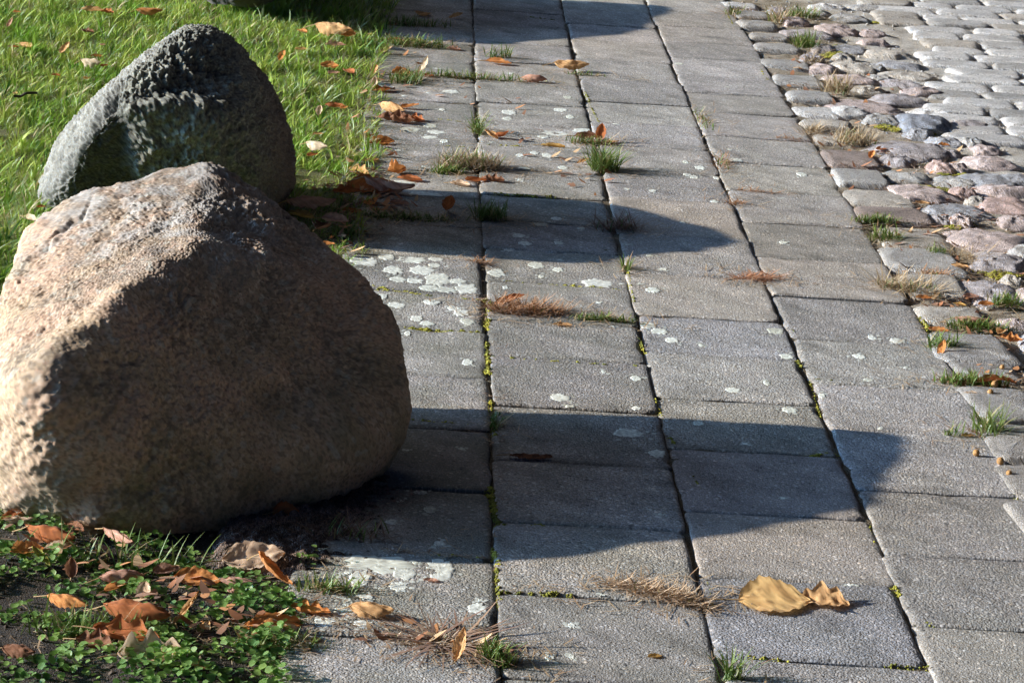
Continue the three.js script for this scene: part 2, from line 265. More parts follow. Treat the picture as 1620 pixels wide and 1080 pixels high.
// ---------- cobbles: cut edge row, field stones of the gutter, pale setts of the road ----------
const road = struct('cobbled_road');
const spow = (v, e) => Math.sign(v) * Math.pow(Math.abs(v), e);
function stoneGeo(hx, hz, hy, cx, cz, top, turn, square, flat, rough, tint, seed, N = 34, Mv = 14) {
  const dome = flat < 0.7 ? 0.42 : 0.72;
  const pos = [], col = [], uv = [], idx = [], ct = Math.cos(turn), st = Math.sin(turn), r = rngOf(seed * 91 + 7);
  const skx = (r() - 0.5) * 0.22, skz = (r() - 0.5) * 0.22;
  for (let j = 0; j <= Mv; j++) for (let i = 0; i < N; i++) {
    const ph = j / Mv * 2.1, th = 2 * Math.PI * i / N, s = spow(Math.sin(ph), flat), c = spow(Math.cos(ph), dome);
    let x = spow(Math.cos(th), square) * s, z = spow(Math.sin(th), square) * s, y = c;
    const x0 = x; x *= 1 + skx * z; z *= 1 + skz * x0;
    const w = 1 + rough * (0.55 * N3(x * 1.1 + seed * 3.7, y, z * 1.1) + 0.3 * N3b(x * 2.6 + seed, y * 2, z * 2.6));
    x *= w; z *= w; y += rough * (0.35 * N3(x * 1.7 + seed * 1.9, 5, z * 1.7) + 0.15 * N3b(x * 4 + seed, 5, z * 4) + 0.1 * N3(x * 9 + seed, 5, z * 9)) * Math.max(0, y);
    const X = cx + (x * ct + z * st) * hx * 1, Z = cz + (-x * st * hx / hz + z * ct) * hz, Y = top - hy + y * hy;
    pos.push(X, Y, Z); uv.push((X + Y * 0.7) / 0.22 + seed * 0.37, (Z + Y * 0.7) / 0.22 + seed * 0.61);
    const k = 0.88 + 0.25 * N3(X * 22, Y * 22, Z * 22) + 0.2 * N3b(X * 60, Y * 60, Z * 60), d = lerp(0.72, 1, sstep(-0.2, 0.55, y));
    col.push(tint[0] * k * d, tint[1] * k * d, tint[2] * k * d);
    if (j < Mv) { const a = j * N + i, b = j * N + (i + 1) % N; idx.push(a, b, a + N, b, b + N, a + N); }
  }
  return geoOf(pos, idx, col, uv);
}
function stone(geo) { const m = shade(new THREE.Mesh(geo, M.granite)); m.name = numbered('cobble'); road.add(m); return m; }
const TINT = { grey: [0.62, 0.6, 0.56], pale: [0.88, 0.855, 0.81], blue: [0.53, 0.53, 0.545], pink: [0.72, 0.59, 0.54], rose: [0.74, 0.54, 0.47], brown: [0.46, 0.37, 0.32], beige: [0.7, 0.64, 0.55], violet: [0.6, 0.545, 0.535], dark: [0.36, 0.38, 0.42] };
// frame positions of the stones one can tell apart: centre, width, height, tone
const EDGE = [[1172, 8, 40, 12, 'pale'], [1190, 24, 52, 15, 'grey'], [1200, 41, 52, 15, 'grey'], [1218, 58, 52, 13, 'grey'], [1231, 77, 66, 15, 'grey'], [1245, 101, 72, 20, 'grey'], [1264, 128, 70, 21, 'grey'], [1284, 155, 66, 19, 'grey'], [1294, 178, 64, 19, 'pale'], [1310, 199, 72, 15, 'beige'], [1327, 220, 68, 17, 'beige'], [1348, 252, 76, 31, 'brown'], [1364, 284, 76, 29, 'grey'], [1393, 315, 98, 32, 'beige'], [1416, 343, 104, 26, 'brown'], [1449, 377, 98, 36, 'beige'], [1459, 413, 112, 42, 'grey'], [1480, 455, 88, 34, 'beige'], [1510, 500, 100, 27, 'beige'], [1540, 553, 116, 44, 'grey'], [1563, 588, 96, 26, 'beige'], [1592, 640, 104, 46, 'grey'], [1622, 705, 96, 48, 'beige'], [1648, 765, 96, 50, 'grey'], [1672, 830, 100, 54, 'grey'], [1700, 900, 104, 60, 'brown']];
EDGE.forEach(([x, y, w, h, t], i) => {
  const p = G(x, y), k = K(p);
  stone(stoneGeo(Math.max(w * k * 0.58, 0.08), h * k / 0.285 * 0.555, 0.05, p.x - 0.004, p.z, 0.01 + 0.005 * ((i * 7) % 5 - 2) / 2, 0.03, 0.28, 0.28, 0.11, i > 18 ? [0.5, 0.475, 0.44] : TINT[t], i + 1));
});
const FIELD = [[1232, 15, 30, 12, 'violet'], [1258, 34, 36, 12, 'pink'], [1276, 54, 66, 16, 'violet'], [1322, 45, 52, 28, 'pink'], [1345, 28, 50, 13, 'grey'], [1303, 74, 38, 13, 'violet'], [1346, 75, 48, 18, 'blue'], [1335, 92, 30, 12, 'beige'], [1350, 105, 56, 20, 'beige'], [1304, 108, 36, 14, 'pink'], [1346, 124, 70, 17, 'pink'], [1377, 141, 42, 11, 'beige'], [1367, 165, 88, 28, 'pink'], [1345, 178, 46, 18, 'pale'], [1395, 189, 48, 17, 'grey'],
  [1406, 84, 60, 17, 'beige'], [1421, 102, 62, 14, 'blue'], [1436, 118, 74, 14, 'beige'], [1425, 131, 60, 12, 'violet'], [1462, 147, 58, 11, 'pink'], [1422, 158, 66, 18, 'violet'], [1380, 52, 34, 12, 'pink'], [1382, 66, 40, 10, 'pink'],
  [1461, 196, 66, 28, 'dark'], [1482, 176, 66, 15, 'pale'], [1455, 213, 36, 12, 'blue'], [1437, 235, 100, 26, 'violet'], [1421, 254, 46, 17, 'violet'], [1532, 197, 58, 14, 'violet'], [1495, 222, 44, 15, 'blue'], [1560, 235, 42, 20, 'pink'], [1566, 257, 64, 18, 'pink'], [1488, 264, 34, 16, 'rose'], [1515, 266, 30, 13, 'pink'], [1568, 284, 92, 26, 'blue'], [1434, 279, 74, 20, 'grey'], [1512, 286, 64, 13, 'grey'], [1455, 305, 80, 27, 'pink'], [1592, 302, 72, 15, 'pink'], [1524, 305, 40, 13, 'rose'], [1588, 322, 78, 27, 'rose'],
  [1512, 331, 84, 26, 'blue'], [1488, 347, 30, 16, 'violet'], [1520, 350, 30, 13, 'pink'], [1561, 378, 100, 37, 'pink'], [1577, 412, 72, 31, 'violet'], [1568, 458, 84, 56, 'violet'], [1602, 441, 30, 26, 'beige'], [1606, 511, 44, 30, 'pink'], [1608, 352, 50, 14, 'pink'], [1632, 400, 60, 32, 'grey'], [1640, 470, 60, 34, 'pink'], [1652, 540, 60, 36, 'blue'], [1668, 600, 60, 36, 'grey'], [1500, 240, 40, 12, 'violet'], [1540, 226, 30, 12, 'grey'], [1610, 285, 50, 18, 'blue'], [1290, 20, 40, 10, 'grey'], [1310, 10, 50, 8, 'pale'], [1370, 12, 50, 8, 'grey'], [1395, 122, 34, 10, 'grey'], [1285, 92, 30, 10, 'violet'], [1545, 320, 30, 10, 'beige'], [1385, 108, 30, 12, 'grey']];
FIELD.forEach(([x, y, w, h, t], i) => {
  const p = G(x, y + h * 0.1), k = K(p), q = TINT[t], v = 1.0 + 0.25 * ((i * 13) % 7) / 7;
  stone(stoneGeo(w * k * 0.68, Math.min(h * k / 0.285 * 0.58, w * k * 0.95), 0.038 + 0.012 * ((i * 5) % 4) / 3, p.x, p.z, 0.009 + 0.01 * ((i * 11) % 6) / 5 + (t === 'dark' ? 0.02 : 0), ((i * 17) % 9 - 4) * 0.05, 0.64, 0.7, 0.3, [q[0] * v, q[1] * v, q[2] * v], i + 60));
});
{
  // setts: courses across the road, each a little uneven
  const r = rngOf(31), outer = [];
  let z = -2.3, row = 0;
  while (z > -14.2) {
    const d = 0.145 + 0.03 * r(); let x = 1.74 + 0.09 * Math.sin(z * 1.7) + 0.12 * r() - 0.06 * (z + 10);
    x = z > -7.4 ? 1.86 + 0.1 * r() : Math.max(x, 1.66);
    while (x < 5.4) {
      const w = 0.17 + 0.11 * r(), t = r(), q = t < 0.72 ? TINT.pale : t < 0.86 ? TINT.grey : TINT.beige, v = 0.92 + 0.16 * r();
      const skip = z < -7.4 && z > -8.6 && x < 2.1 + (z + 8.6) * 0.25;
      if (!skip) {
        const g = stoneGeo(w * 0.495, d * 0.48, 0.05, x + w / 2, z - d / 2 + 0.012 * (r() - 0.5), 0.011 + 0.008 * r() - 0.004, (r() - 0.5) * 0.14, 0.24 + 0.08 * r(), 0.24, 0.08, [q[0] * v, q[1] * v, q[2] * v], 200 + row * 31 + Math.floor(x * 10), 30, 11);
        if (x < 2.75 && z < -7.4) stone(g); else outer.push(g);
      }
      x += w;
    }
    z -= d; row++;
  }
  // the edge row and the gutter go on towards the viewer, outside the frame
  for (let zz = -4.62; zz < -2.3; zz += 0.2) outer.push(stoneGeo(0.09, 0.1, 0.05, 1.345, zz, 0.01, 0.03, 0.28, 0.28, 0.11, TINT.grey, Math.round(700 + zz * 20)));
  for (let zz = -6.9; zz < -2.3; zz += 0.13) for (let k = 0; k < 4; k++) {
    const px = 1.485 + 0.115 * k + 0.04 * (r() - 0.5); if (zz < -5.2 && px < 1.5 + (-5.2 - zz) * 0.12) continue;
    const q = [TINT.pink, TINT.grey, TINT.violet, TINT.blue, TINT.beige][Math.floor(r() * 5)]; outer.push(stoneGeo(0.06 + 0.025 * r(), 0.06 + 0.02 * r(), 0.045, px, zz, 0.01 + 0.01 * r(), r() - 0.5, 0.64, 0.7, 0.3, q, Math.round(900 + zz * 40 + k)));
  }
  const m = shade(new THREE.Mesh(mergeGeometries(outer), M.granite)); m.name = 'distant_cobbles'; m.userData.kind = 'stuff'; road.add(m);
}

// ---------- lichen crusts on the slabs ----------
const LICHEN = [[598, 893, 110, 24], [570, 917, 36, 26], [640, 908, 36, 18], [632, 929, 30, 14], [695, 902, 46, 32], [580, 945, 24, 9], [755, 965, 32, 14], [515, 985, 40, 15], [545, 974, 36, 16], [575, 991, 30, 11], [550, 955, 18, 11], [680, 805, 19, 9], [620, 825, 20, 8], [695, 860, 18, 8], [664, 778, 20, 6], [995, 685, 44, 13], [1040, 717, 28, 11], [885, 630, 32, 12], [1007, 600, 18, 9], [740, 573, 18, 12], [575, 415, 48, 17], [612, 408, 30, 12], [650, 412, 46, 12], [690, 411, 24, 10], [688, 421, 20, 8], [622, 428, 34, 14], [668, 428, 44, 18], [630, 443, 28, 11], [657, 445, 26, 10], [692, 443, 40, 24], [680, 457, 36, 10], [705, 459, 34, 10], [725, 446, 26, 10], [738, 457, 36, 18], [606, 470, 14, 10], [628, 483, 30, 12], [684, 479, 28, 10], [718, 488, 22, 10], [730, 496, 26, 12], [740, 510, 24, 12], [660, 505, 20, 10], [676, 513, 26, 9], [645, 529, 10, 8], [786, 430, 30, 14], [848, 418, 28, 13], [883, 425, 18, 10], [857, 436, 10, 6], [945, 446, 52, 16], [1033, 460, 24, 10], [1025, 514, 26, 11], [1045, 523, 28, 10], [1063, 537, 22, 10], [1228, 523, 27, 11], [1245, 563, 22, 10], [1160, 617, 26, 9], [1250, 648, 24, 10], [1214, 607, 10, 7], [1106, 668, 18, 6], [714, 144, 27, 9], [700, 172, 11, 6], [650, 205, 30, 11], [680, 199, 24, 9], [690, 209, 30, 10], [680, 217, 24, 7], [703, 223, 13, 8], [806, 177, 23, 11], [803, 187, 17, 8], [887, 174, 23, 9], [898, 155, 14, 7], [902, 185, 14, 9], [880, 210, 44, 11], [860, 216, 18, 7], [928, 206, 42, 11], [823, 247, 14, 8], [846, 243, 14, 8], [866, 247, 17, 11], [831, 268, 21, 9], [891, 266, 17, 8], [824, 285, 11, 7], [640, 288, 36, 13], [672, 307, 50, 12], [795, 330, 18, 9], [855, 353, 22, 9], [880, 345, 18, 8], [820, 372, 20, 8], [830, 384, 20, 9], [806, 394, 16, 7], [884, 383, 14, 7], [920, 360, 12, 6], [1085, 256, 9, 6], [1108, 265, 16, 8], [1088, 275, 13, 8], [1099, 279, 14, 8], [1135, 280, 12, 7], [1165, 254, 22, 8], [1033, 301, 14, 7], [1131, 318, 14, 6], [1270, 275, 18, 8], [1381, 532, 14, 8], [1421, 537, 25, 9], [1361, 563, 20, 8], [1375, 600, 18, 6], [1301, 625, 11, 7], [1240, 383, 14, 7], [1075, 100, 14, 5], [800, 455, 9, 5], [1110, 545, 9, 5], [955, 590, 9, 5], [620, 560, 14, 7], [1180, 700, 9, 4], [905, 990, 12, 6], [870, 1040, 16, 7], [905, 1038, 10, 7]];
const CRUSTS = LICHEN.map(([px, py, w, h]) => { const p = G(px, py), k = K(p); return [p.x, p.z, w * k / 2 * 1.1, h * k / 0.285 / 2]; });
{ const r = rngOf(321); for (let i = 0; i < 75; i++) { const x = -0.17 + 1.3 * Math.pow(r(), 1.7), z = -4.3 - 5.2 * r(), q = 0.004 + 0.011 * r() * r(); if (x > 0.2 && r() < 0.3) continue; CRUSTS.push([x, z, q, q * (0.8 + 0.5 * r())]); } }
CRUSTS.forEach(([cx, cz, rx, rz], li) => {
  const p = { x: cx, z: cz }, s = slabAt(cx, cz); if (!s) return;
  const r = rngOf(900 + li), pos = [], col = [], idx = [], n = 44, rings = 7;
  const q = mix3(r() < 0.3 ? [0.5, 0.5, 0.4] : [0.6, 0.62, 0.53], [0.68, 0.69, 0.61], r());
  for (let j = 0; j <= rings; j++) for (let i = 0; i < n; i++) {
    const t = 2 * Math.PI * i / n, f = j / rings, lob = 1 + 0.2 * N3(Math.cos(t) * 1.5 + li * 3, Math.sin(t) * 1.5, 1) + 0.11 * N3b(Math.cos(t) * 4 + li, Math.sin(t) * 4, 2) + 0.12 * N3(Math.cos(t) * 9 + li, Math.sin(t) * 9, 5);
    const x = clamp(p.x + Math.cos(t) * rx * f * lob, s.x0 + 0.006, s.x1 - 0.006), z = clamp(p.z + Math.sin(t) * rz * f * lob, s.z1 + 0.006, s.z0 - 0.006);
    pos.push(x, s.H(x, z) + (j === rings ? -0.0012 : 0.0006 + 0.0004 * (N3(x * 160, 1, z * 160) + 0.25)), z);
    const v = (0.84 + 0.3 * N3(x * 90, li, z * 90) + 0.25 * r() + 0.14 * Math.cos(f * 14)) * (j === rings ? 0.7 : 1); col.push(q[0] * v, q[1] * v, q[2] * v);
    if (j < rings) { const a = j * n + i, b = j * n + (i + 1) % n; idx.push(a, b, a + n, b, b + n, a + n); }
  }
  for (let k2 = 0; k2 < 5; k2++) {                                       // young crusts round the large one
    const t = r() * 6.28, q3 = 1.15 + 0.7 * r(), ax = p.x + Math.cos(t) * rx * q3, az = p.z + Math.sin(t) * rz * q3, rr = 0.002 + 0.0035 * r(), b0 = pos.length / 3;
    if (ax < s.x0 + 0.01 || ax > s.x1 - 0.01 || az > s.z0 - 0.01 || az < s.z1 + 0.01) continue;
    pos.push(ax, s.H(ax, az) + 0.0009, az); col.push(...q.map((v) => v * 0.85));
    for (let i = 0; i < 9; i++) { const u = 6.283 * i / 9, l = rr * (0.7 + 0.6 * r()), x = ax + Math.cos(u) * l, z = az + Math.sin(u) * l * 1.2; pos.push(x, s.H(x, z) + 0.0004, z); col.push(...q.map((v) => v * 0.7)); idx.push(b0, b0 + 1 + (i + 1) % 9, b0 + 1 + i); }
  }
  const m = shade(new THREE.Mesh(geoOf(pos, idx, col), M.lichen)); m.name = numbered('lichen'); s.m.add(m);
});

// ---------- moss in the joints ----------
{
  const MOSS = [[770, 540, 773, 592, 12, 1], [776, 478, 772, 522, 10, 0.8], [640, 519, 765, 528, 7, 0.9], [588, 454, 690, 470, 9, 1], [690, 470, 772, 474, 9, 0.8], [776, 635, 786, 690, 13, 0.9], [775, 772, 790, 832, 15, 1], [790, 830, 862, 831, 9, 0.8], [778, 868, 794, 898, 14, 1], [790, 938, 905, 943, 7, 0.8], [786, 900, 792, 965, 10, 0.8], [800, 442, 990, 459, 5, 0.9], [780, 566, 850, 571, 6, 1], [870, 573, 1010, 581, 4, 0.7], [650, 664, 740, 672, 3, 0.5], [1058, 688, 1072, 704, 11, 1], [1285, 720, 1322, 714, 9, 0.9], [1038, 632, 1050, 662, 7, 0.8], [1096, 750, 1108, 770, 6, 0.8], [690, 878, 770, 882, 5, 0.5], [1010, 535, 1024, 560, 6, 0.6], [1252, 518, 1260, 528, 6, 0.5], [1262, 568, 1268, 580, 7, 0.8], [926, 146, 948, 194, 6, 0.7], [1290, 713, 1296, 720, 8, 0.8], [994, 430, 1004, 480, 6, 0.5], [752, 230, 830, 233, 4, 0.5], [680, 228, 745, 233, 3, 0.5], [860, 128, 900, 132, 4, 0.4], [690, 187, 745, 193, 3, 0.5], [830, 26, 888, 32, 5, 0.8], [1282, 600, 1300, 660, 4, 0.3], [1120, 920, 1132, 975, 6, 0.5], [1412, 925, 1426, 945, 8, 0.6], [1376, 828, 1384, 858, 5, 0.4], [1290, 598, 1330, 602, 4, 0.4], [1448, 985, 1480, 988, 5, 0.5], [1160, 1035, 1250, 1045, 5, 0.4], [1400, 1052, 1470, 1056, 5, 0.4], [775, 306, 880, 311, 4, 0.5], [640, 660, 662, 664, 4, 0.4], [1394, 196, 1430, 204, 14, 1], [1462, 207, 1490, 208, 7, 0.8], [1450, 292, 1510, 300, 9, 1], [1310, 90, 1330, 82, 12, 1], [1380, 34, 1408, 34, 7, 0.8], [1556, 432, 1606, 426, 18, 1], [1505, 440, 1530, 455, 16, 0.8], [1470, 258, 1500, 276, 7, 0.8], [1400, 288, 1430, 300, 8, 0.8], [1325, 70, 1365, 82, 8, 0.7], [1500, 358, 1540, 352, 8, 0.7], [1455, 500, 1470, 520, 9, 0.8], [1545, 660, 1560, 690, 9, 0.6], [1205, 110, 1215, 126, 7, 0.6], [1600, 770, 1616, 800, 8, 0.6], [1350, 300, 1362, 318, 8, 0.6], [560, 395, 545, 390, 12, 0.6], [1520, 276, 1530, 274, 9, 0.8], [1150, 20, 1160, 40, 6, 0.5]];
  const geo = new THREE.IcosahedronGeometry(1, 1), pa = geo.attributes.position;
  const items = [], r = rngOf(64);
  for (const [xa, ya, xb, yb, w, dens] of MOSS) {
    const a = G(xa, ya), b = G(xb, yb), k = K(a), len = a.distanceTo(b), wid = 1.35 * w * k * (Math.abs(xb - xa) > Math.abs(yb - ya) ? 2.2 : 1), n = Math.ceil(len * Math.max(wid, 0.008) * 170000 * dens);
    const dx = (b.x - a.x) / len, dz = (b.z - a.z) / len;
    for (let i = 0; i < n; i++) {
      const t = r(), o = (r() + r() - 1) * wid * 0.6, x = lerp(a.x, b.x, t) - dz * o, z = lerp(a.z, b.z, t) + dx * o;
      if (N3(x * 35, 3, z * 35) < -0.5) continue;
      const edge = 1 - Math.abs(o) / (wid * 0.6 + 1e-6), up = x > 1.25 ? 0.0 : topAt(x, z);
      items.push([x, up - 0.006 + 0.0075 * edge * (0.6 + 0.6 * N3b(x * 50, 0, z * 50)), z, 0.0009 + 0.0013 * r()]);
    }
  }
  const im = new THREE.InstancedMesh(geo, M.moss, items.length), m4 = new THREE.Matrix4(), c = new THREE.Color(), q = new THREE.Quaternion(), e = new THREE.Euler();
  items.forEach(([x, y, z, s], i) => {
    q.setFromEuler(e.set(r() * 3, r() * 3, r() * 3)); m4.compose(new THREE.Vector3(x, y, z), q, new THREE.Vector3(s * (0.6 + 0.8 * r()), s * (0.8 + 0.9 * r()), s * (0.6 + 0.8 * r()))); im.setMatrixAt(i, m4);
    const t = clamp(0.5 + 0.6 * N3(x * 12, 7, z * 12) + 0.4 * (r() - 0.5), 0, 1), k = mix3([0.1, 0.11, 0.015], [0.42, 0.38, 0.05], t * (0.6 + 0.6 * r())); im.setColorAt(i, c.setRGB(...k));
  });
  shade(im); im.name = 'moss'; tag(im, 'yellow green moss cushions growing in the joints between slabs and stones', 'moss', null, 'stuff'); scene.add(im);
}

// ---------- grass ----------
function Blades() { this.p = []; this.c = []; this.i = []; }
// one blade: root, heading, length, width, lean from upright (0) to flat (1.5), extra bend towards the tip
Blades.prototype.add = function (x, y, z, head, len, wid, lean, bend, rgb, segs = 4, twist = 0) {
  const s0 = this.p.length / 3, dx = Math.cos(head), dz = Math.sin(head); let px = 0, py = 0, a = lean;
  for (let k = 0; k <= segs; k++) {
    const t = k / segs, w = wid * 0.5 * (k === segs ? 0.08 : Math.sin(Math.PI * (0.28 + 0.72 * t)) * 0.9 + 0.1), th = head + Math.PI / 2 + twist * t, wx = Math.cos(th) * w, wz = Math.sin(th) * w;
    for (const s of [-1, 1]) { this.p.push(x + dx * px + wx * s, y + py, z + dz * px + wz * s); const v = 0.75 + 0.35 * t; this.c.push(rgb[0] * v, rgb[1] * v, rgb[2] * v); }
    px += Math.sin(a) * len / segs; py += Math.cos(a) * len / segs; a += bend / segs;
    if (k < segs) { const q = s0 + k * 2; this.i.push(q, q + 1, q + 2, q + 1, q + 3, q + 2); }
  }
};
Blades.prototype.mesh = function (name, mat, parent) { if (!this.p.length) return null; const m = shade(new THREE.Mesh(geoOf(this.p, this.i, this.c), mat)); m.name = name; if (parent) parent.add(m); return m; };
const GREEN = (r) => { const t = r(); return t < 0.12 ? [0.5, 0.42, 0.2] : mix3([0.11, 0.22, 0.03], [0.3, 0.38, 0.09], r()); };
const DRY = (r) => mix3([0.56, 0.41, 0.23], [0.36, 0.21, 0.11], r());
{
  // the lawn: small clumps of blades, instanced
  const r = rngOf(5), N = 7, clumps = [];
  for (let v = 0; v < 1; v++) {
    const b = new Blades();
    for (let i = 0; i < N; i++) b.add((r() - 0.5) * 0.026, 0, (r() - 0.5) * 0.026, r() * 6.28, 0.75 + 0.5 * r(), 0.062 + 0.034 * r(), 0.1 + 0.85 * r(), 0.3 + 1.0 * r(), [1, 1, 1], 4, (r() - 0.5) * 0.8);
    clumps.push(geoOf(b.p, b.i, b.c));
  }
  const spots = [];
  const put = (x, z, dens) => {
    const e = lawnEdge(z); if (x > e + 0.05) return;
    if (z > -4.75 && x > -1.0) return;
    const nearRock = Math.hypot((x + 0.4) / 0.34, (z + 5.0) / 0.42) < 0.95 || Math.hypot((x + 0.62) / 0.3, (z + 7.08) / 0.33) < 0.92 || Math.hypot((x + 0.7) / 0.1, (z + 10.65) / 0.2) < 0.92;
    if (nearRock) return;
    if (z > -5.6 && x > -0.62) { if (r() > 0.25) return; }
    const thin = z > -7.6 && x > -0.36 ? 0.55 : 1;
    const p = clamp(0.72 + 0.5 * N3(x * 4, 3, z * 4), 0.25, 1); if (r() > p * thin * dens) return;
    spots.push([x, z, (0.027 + 0.024 * r()) * (r() < 0.06 ? 1.7 : 1) * (x > e - 0.12 ? 0.95 : 1) * (z > -7.6 && x > -0.4 ? 0.75 : 1)]);
  };
  for (let i = 0; i < 46000; i++) put(-1.95 + 1.85 * r(), -11.6 + 6.9 * r(), 1);
  for (let i = 0; i < 30000; i++) put(-5 + 3.1 * r(), -15 + 11.5 * r(), 0.8);
  for (let i = 0; i < 9000; i++) put(-2.2 + 2.1 * r(), -15 + 3.5 * r(), 0.8);
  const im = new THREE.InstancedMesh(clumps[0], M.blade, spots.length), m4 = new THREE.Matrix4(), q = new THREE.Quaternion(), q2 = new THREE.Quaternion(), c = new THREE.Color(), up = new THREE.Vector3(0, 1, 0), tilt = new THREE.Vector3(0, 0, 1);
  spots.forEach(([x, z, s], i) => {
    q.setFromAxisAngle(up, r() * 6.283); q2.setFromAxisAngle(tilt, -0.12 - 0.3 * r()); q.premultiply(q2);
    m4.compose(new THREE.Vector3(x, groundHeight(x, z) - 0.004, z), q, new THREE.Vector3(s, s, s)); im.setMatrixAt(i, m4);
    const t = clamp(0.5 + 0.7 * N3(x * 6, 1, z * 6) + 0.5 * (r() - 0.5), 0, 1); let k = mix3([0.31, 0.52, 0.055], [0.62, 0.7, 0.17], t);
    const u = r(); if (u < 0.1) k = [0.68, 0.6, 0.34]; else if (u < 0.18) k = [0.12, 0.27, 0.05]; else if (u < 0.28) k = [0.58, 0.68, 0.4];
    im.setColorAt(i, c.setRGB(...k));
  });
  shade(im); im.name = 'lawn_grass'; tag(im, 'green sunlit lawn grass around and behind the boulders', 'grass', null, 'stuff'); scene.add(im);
}
{
  // clover and creeping weeds in the near corner, with thin grass between
  const r = rngOf(15), lf = [], pos = [0, 0, 0], idx = [], col = [0.85, 0.85, 0.85], n = 8;
  for (let i = 0; i < n; i++) { const t = 2 * Math.PI * i / n, q = 1 - 0.25 * Math.max(0, Math.cos(t)) ** 8; pos.push(Math.cos(t) * q, 0.22 * Math.sin(t) ** 2, Math.sin(t) * q * 0.85); col.push(1.05, 1.05, 1.05); idx.push(0, 1 + (i + 1) % n, 1 + i); }
  const geo = geoOf(pos, idx, col);
  for (let i = 0; i < 46000; i++) {
    const x = -1.6 + 1.46 * r(), z = -5.0 + 1.7 * r(); if (x > lawnEdge(z) + 0.03 || Math.hypot((x + 0.4) / 0.36, (z + 5.0) / 0.45) < 0.97) continue;
    const d = clamp(0.5 + 0.9 * N3(x * 7, 6, z * 7), 0, 1) * (x < -0.42 && z > -4.28 ? 0.55 : 1) * (z < -4.52 && x > -0.4 ? 0.15 : 1); if (r() > d) continue;
    lf.push([x, z, 0.004 + 0.0045 * r(), d]);
  }
  const im = new THREE.InstancedMesh(geo, M.blade, lf.length), m4 = new THREE.Matrix4(), q = new THREE.Quaternion(), e = new THREE.Euler(), c = new THREE.Color();
  lf.forEach(([x, z, s, d], i) => {
    q.setFromEuler(e.set((r() - 0.5) * 1.5, r() * 6.28, (r() - 0.5) * 1.5)); m4.compose(new THREE.Vector3(x, groundHeight(x, z) + 0.004 + 0.03 * d * r(), z), q, new THREE.Vector3(s, s, s)); im.setMatrixAt(i, m4);
    const t = clamp(0.5 + 0.5 * N3b(x * 9, 2, z * 9) + 0.5 * (r() - 0.5), 0, 1), k = mix3([0.1, 0.23, 0.045], [0.33, 0.5, 0.12], t); im.setColorAt(i, c.setRGB(...k));
  });
  shade(im); im.name = 'clover'; tag(im, 'low green clover and weeds carpeting the corner in front of the large boulder', 'ground cover', null, 'stuff'); scene.add(im);
}
function tuft(px, py, o) {
  const p = G(px, py), k = K(p), r = rngOf(Math.round(px * 7 + py * 13)), g = new THREE.Group(); g.name = numbered(o.name ?? 'grass_tuft'); g.position.set(p.x, 0, p.z); scene.add(g);
  const a = new Blades(), b = new Blades(), lx = (o.w ?? 40) * k / 2, lz = (o.d ?? 8) * k / 0.285 / 2, H = (o.h ?? 30) * k * 1.3, sl = o.slope ?? 0;
  const root = () => { const u = (r() + r() - 1), w = (r() + r() - 1); const x = u * lx, z = w * lz + sl * u * lx; return [x, Math.max(-0.014, Math.min(topAt(p.x + x, p.z + z), 0.004)) - 0.004, z]; };
  for (let i = 0; i < (o.green ?? 0) * 1.3; i++) { const [x, y, z] = root(); a.add(x, y, z, r() * 6.28, H * (0.5 + 0.7 * r()), 0.0022 + 0.0022 * r(), (o.lean ?? 0.15) + 0.6 * r(), 0.2 + 0.8 * r(), GREEN(r), 4, r() - 0.5); }
  for (let i = 0; i < (o.dry ?? 0) * 1.3; i++) { const [x, y, z] = root(); const c = o.tone ? mix3(o.tone, DRY(r), 0.35 * r()) : DRY(r), v = 0.7 + 0.6 * r(); b.add(x, y + 0.003, z, (o.head ?? 0) + r() * 6.28, (o.dryLen ?? 28) * 1.25 * k * (0.4 + 0.9 * r()), (0.0012 + 0.0024 * r()) * (o.thick ?? 1), (o.flat ?? 1.1) - 0.05 + 0.5 * r(), 0.9 * (r() - 0.35), [c[0] * v, c[1] * v, c[2] * v], 3, r() - 0.5); }
  for (let i = 0; i < 10 + ((o.green ?? 0) + (o.dry ?? 0)) * 0.22; i++) { const t = r() * 6.28, q = 0.9 + 1.1 * r(), x = Math.cos(t) * (lx + 0.02) * q, z = Math.sin(t) * (lz + 0.035) * q, c = DRY(r), v = 0.7 + 0.6 * r(); b.add(x, topAt(p.x + x, p.z + z) * 0.9 + 0.003, z, r() * 6.28, (14 + 26 * r()) * k, 0.0014 + 0.0022 * r(), 1.35 + 0.25 * r(), 0.4 * (r() - 0.5), [c[0] * v, c[1] * v, c[2] * v], 3, r()); }
  for (const m of [a.mesh('green_blades', M.blade, g), b.mesh('dry_blades', M.straw, g)]) if (m) m.userData.kind = 'stuff';
  return tag(g, o.label, o.cat ?? 'grass tuft', 'tufts growing in the joints');
}
const O = [0.4, 0.2, 0.09], STRAW = [0.55, 0.42, 0.25], RED = [0.2, 0.1, 0.065];
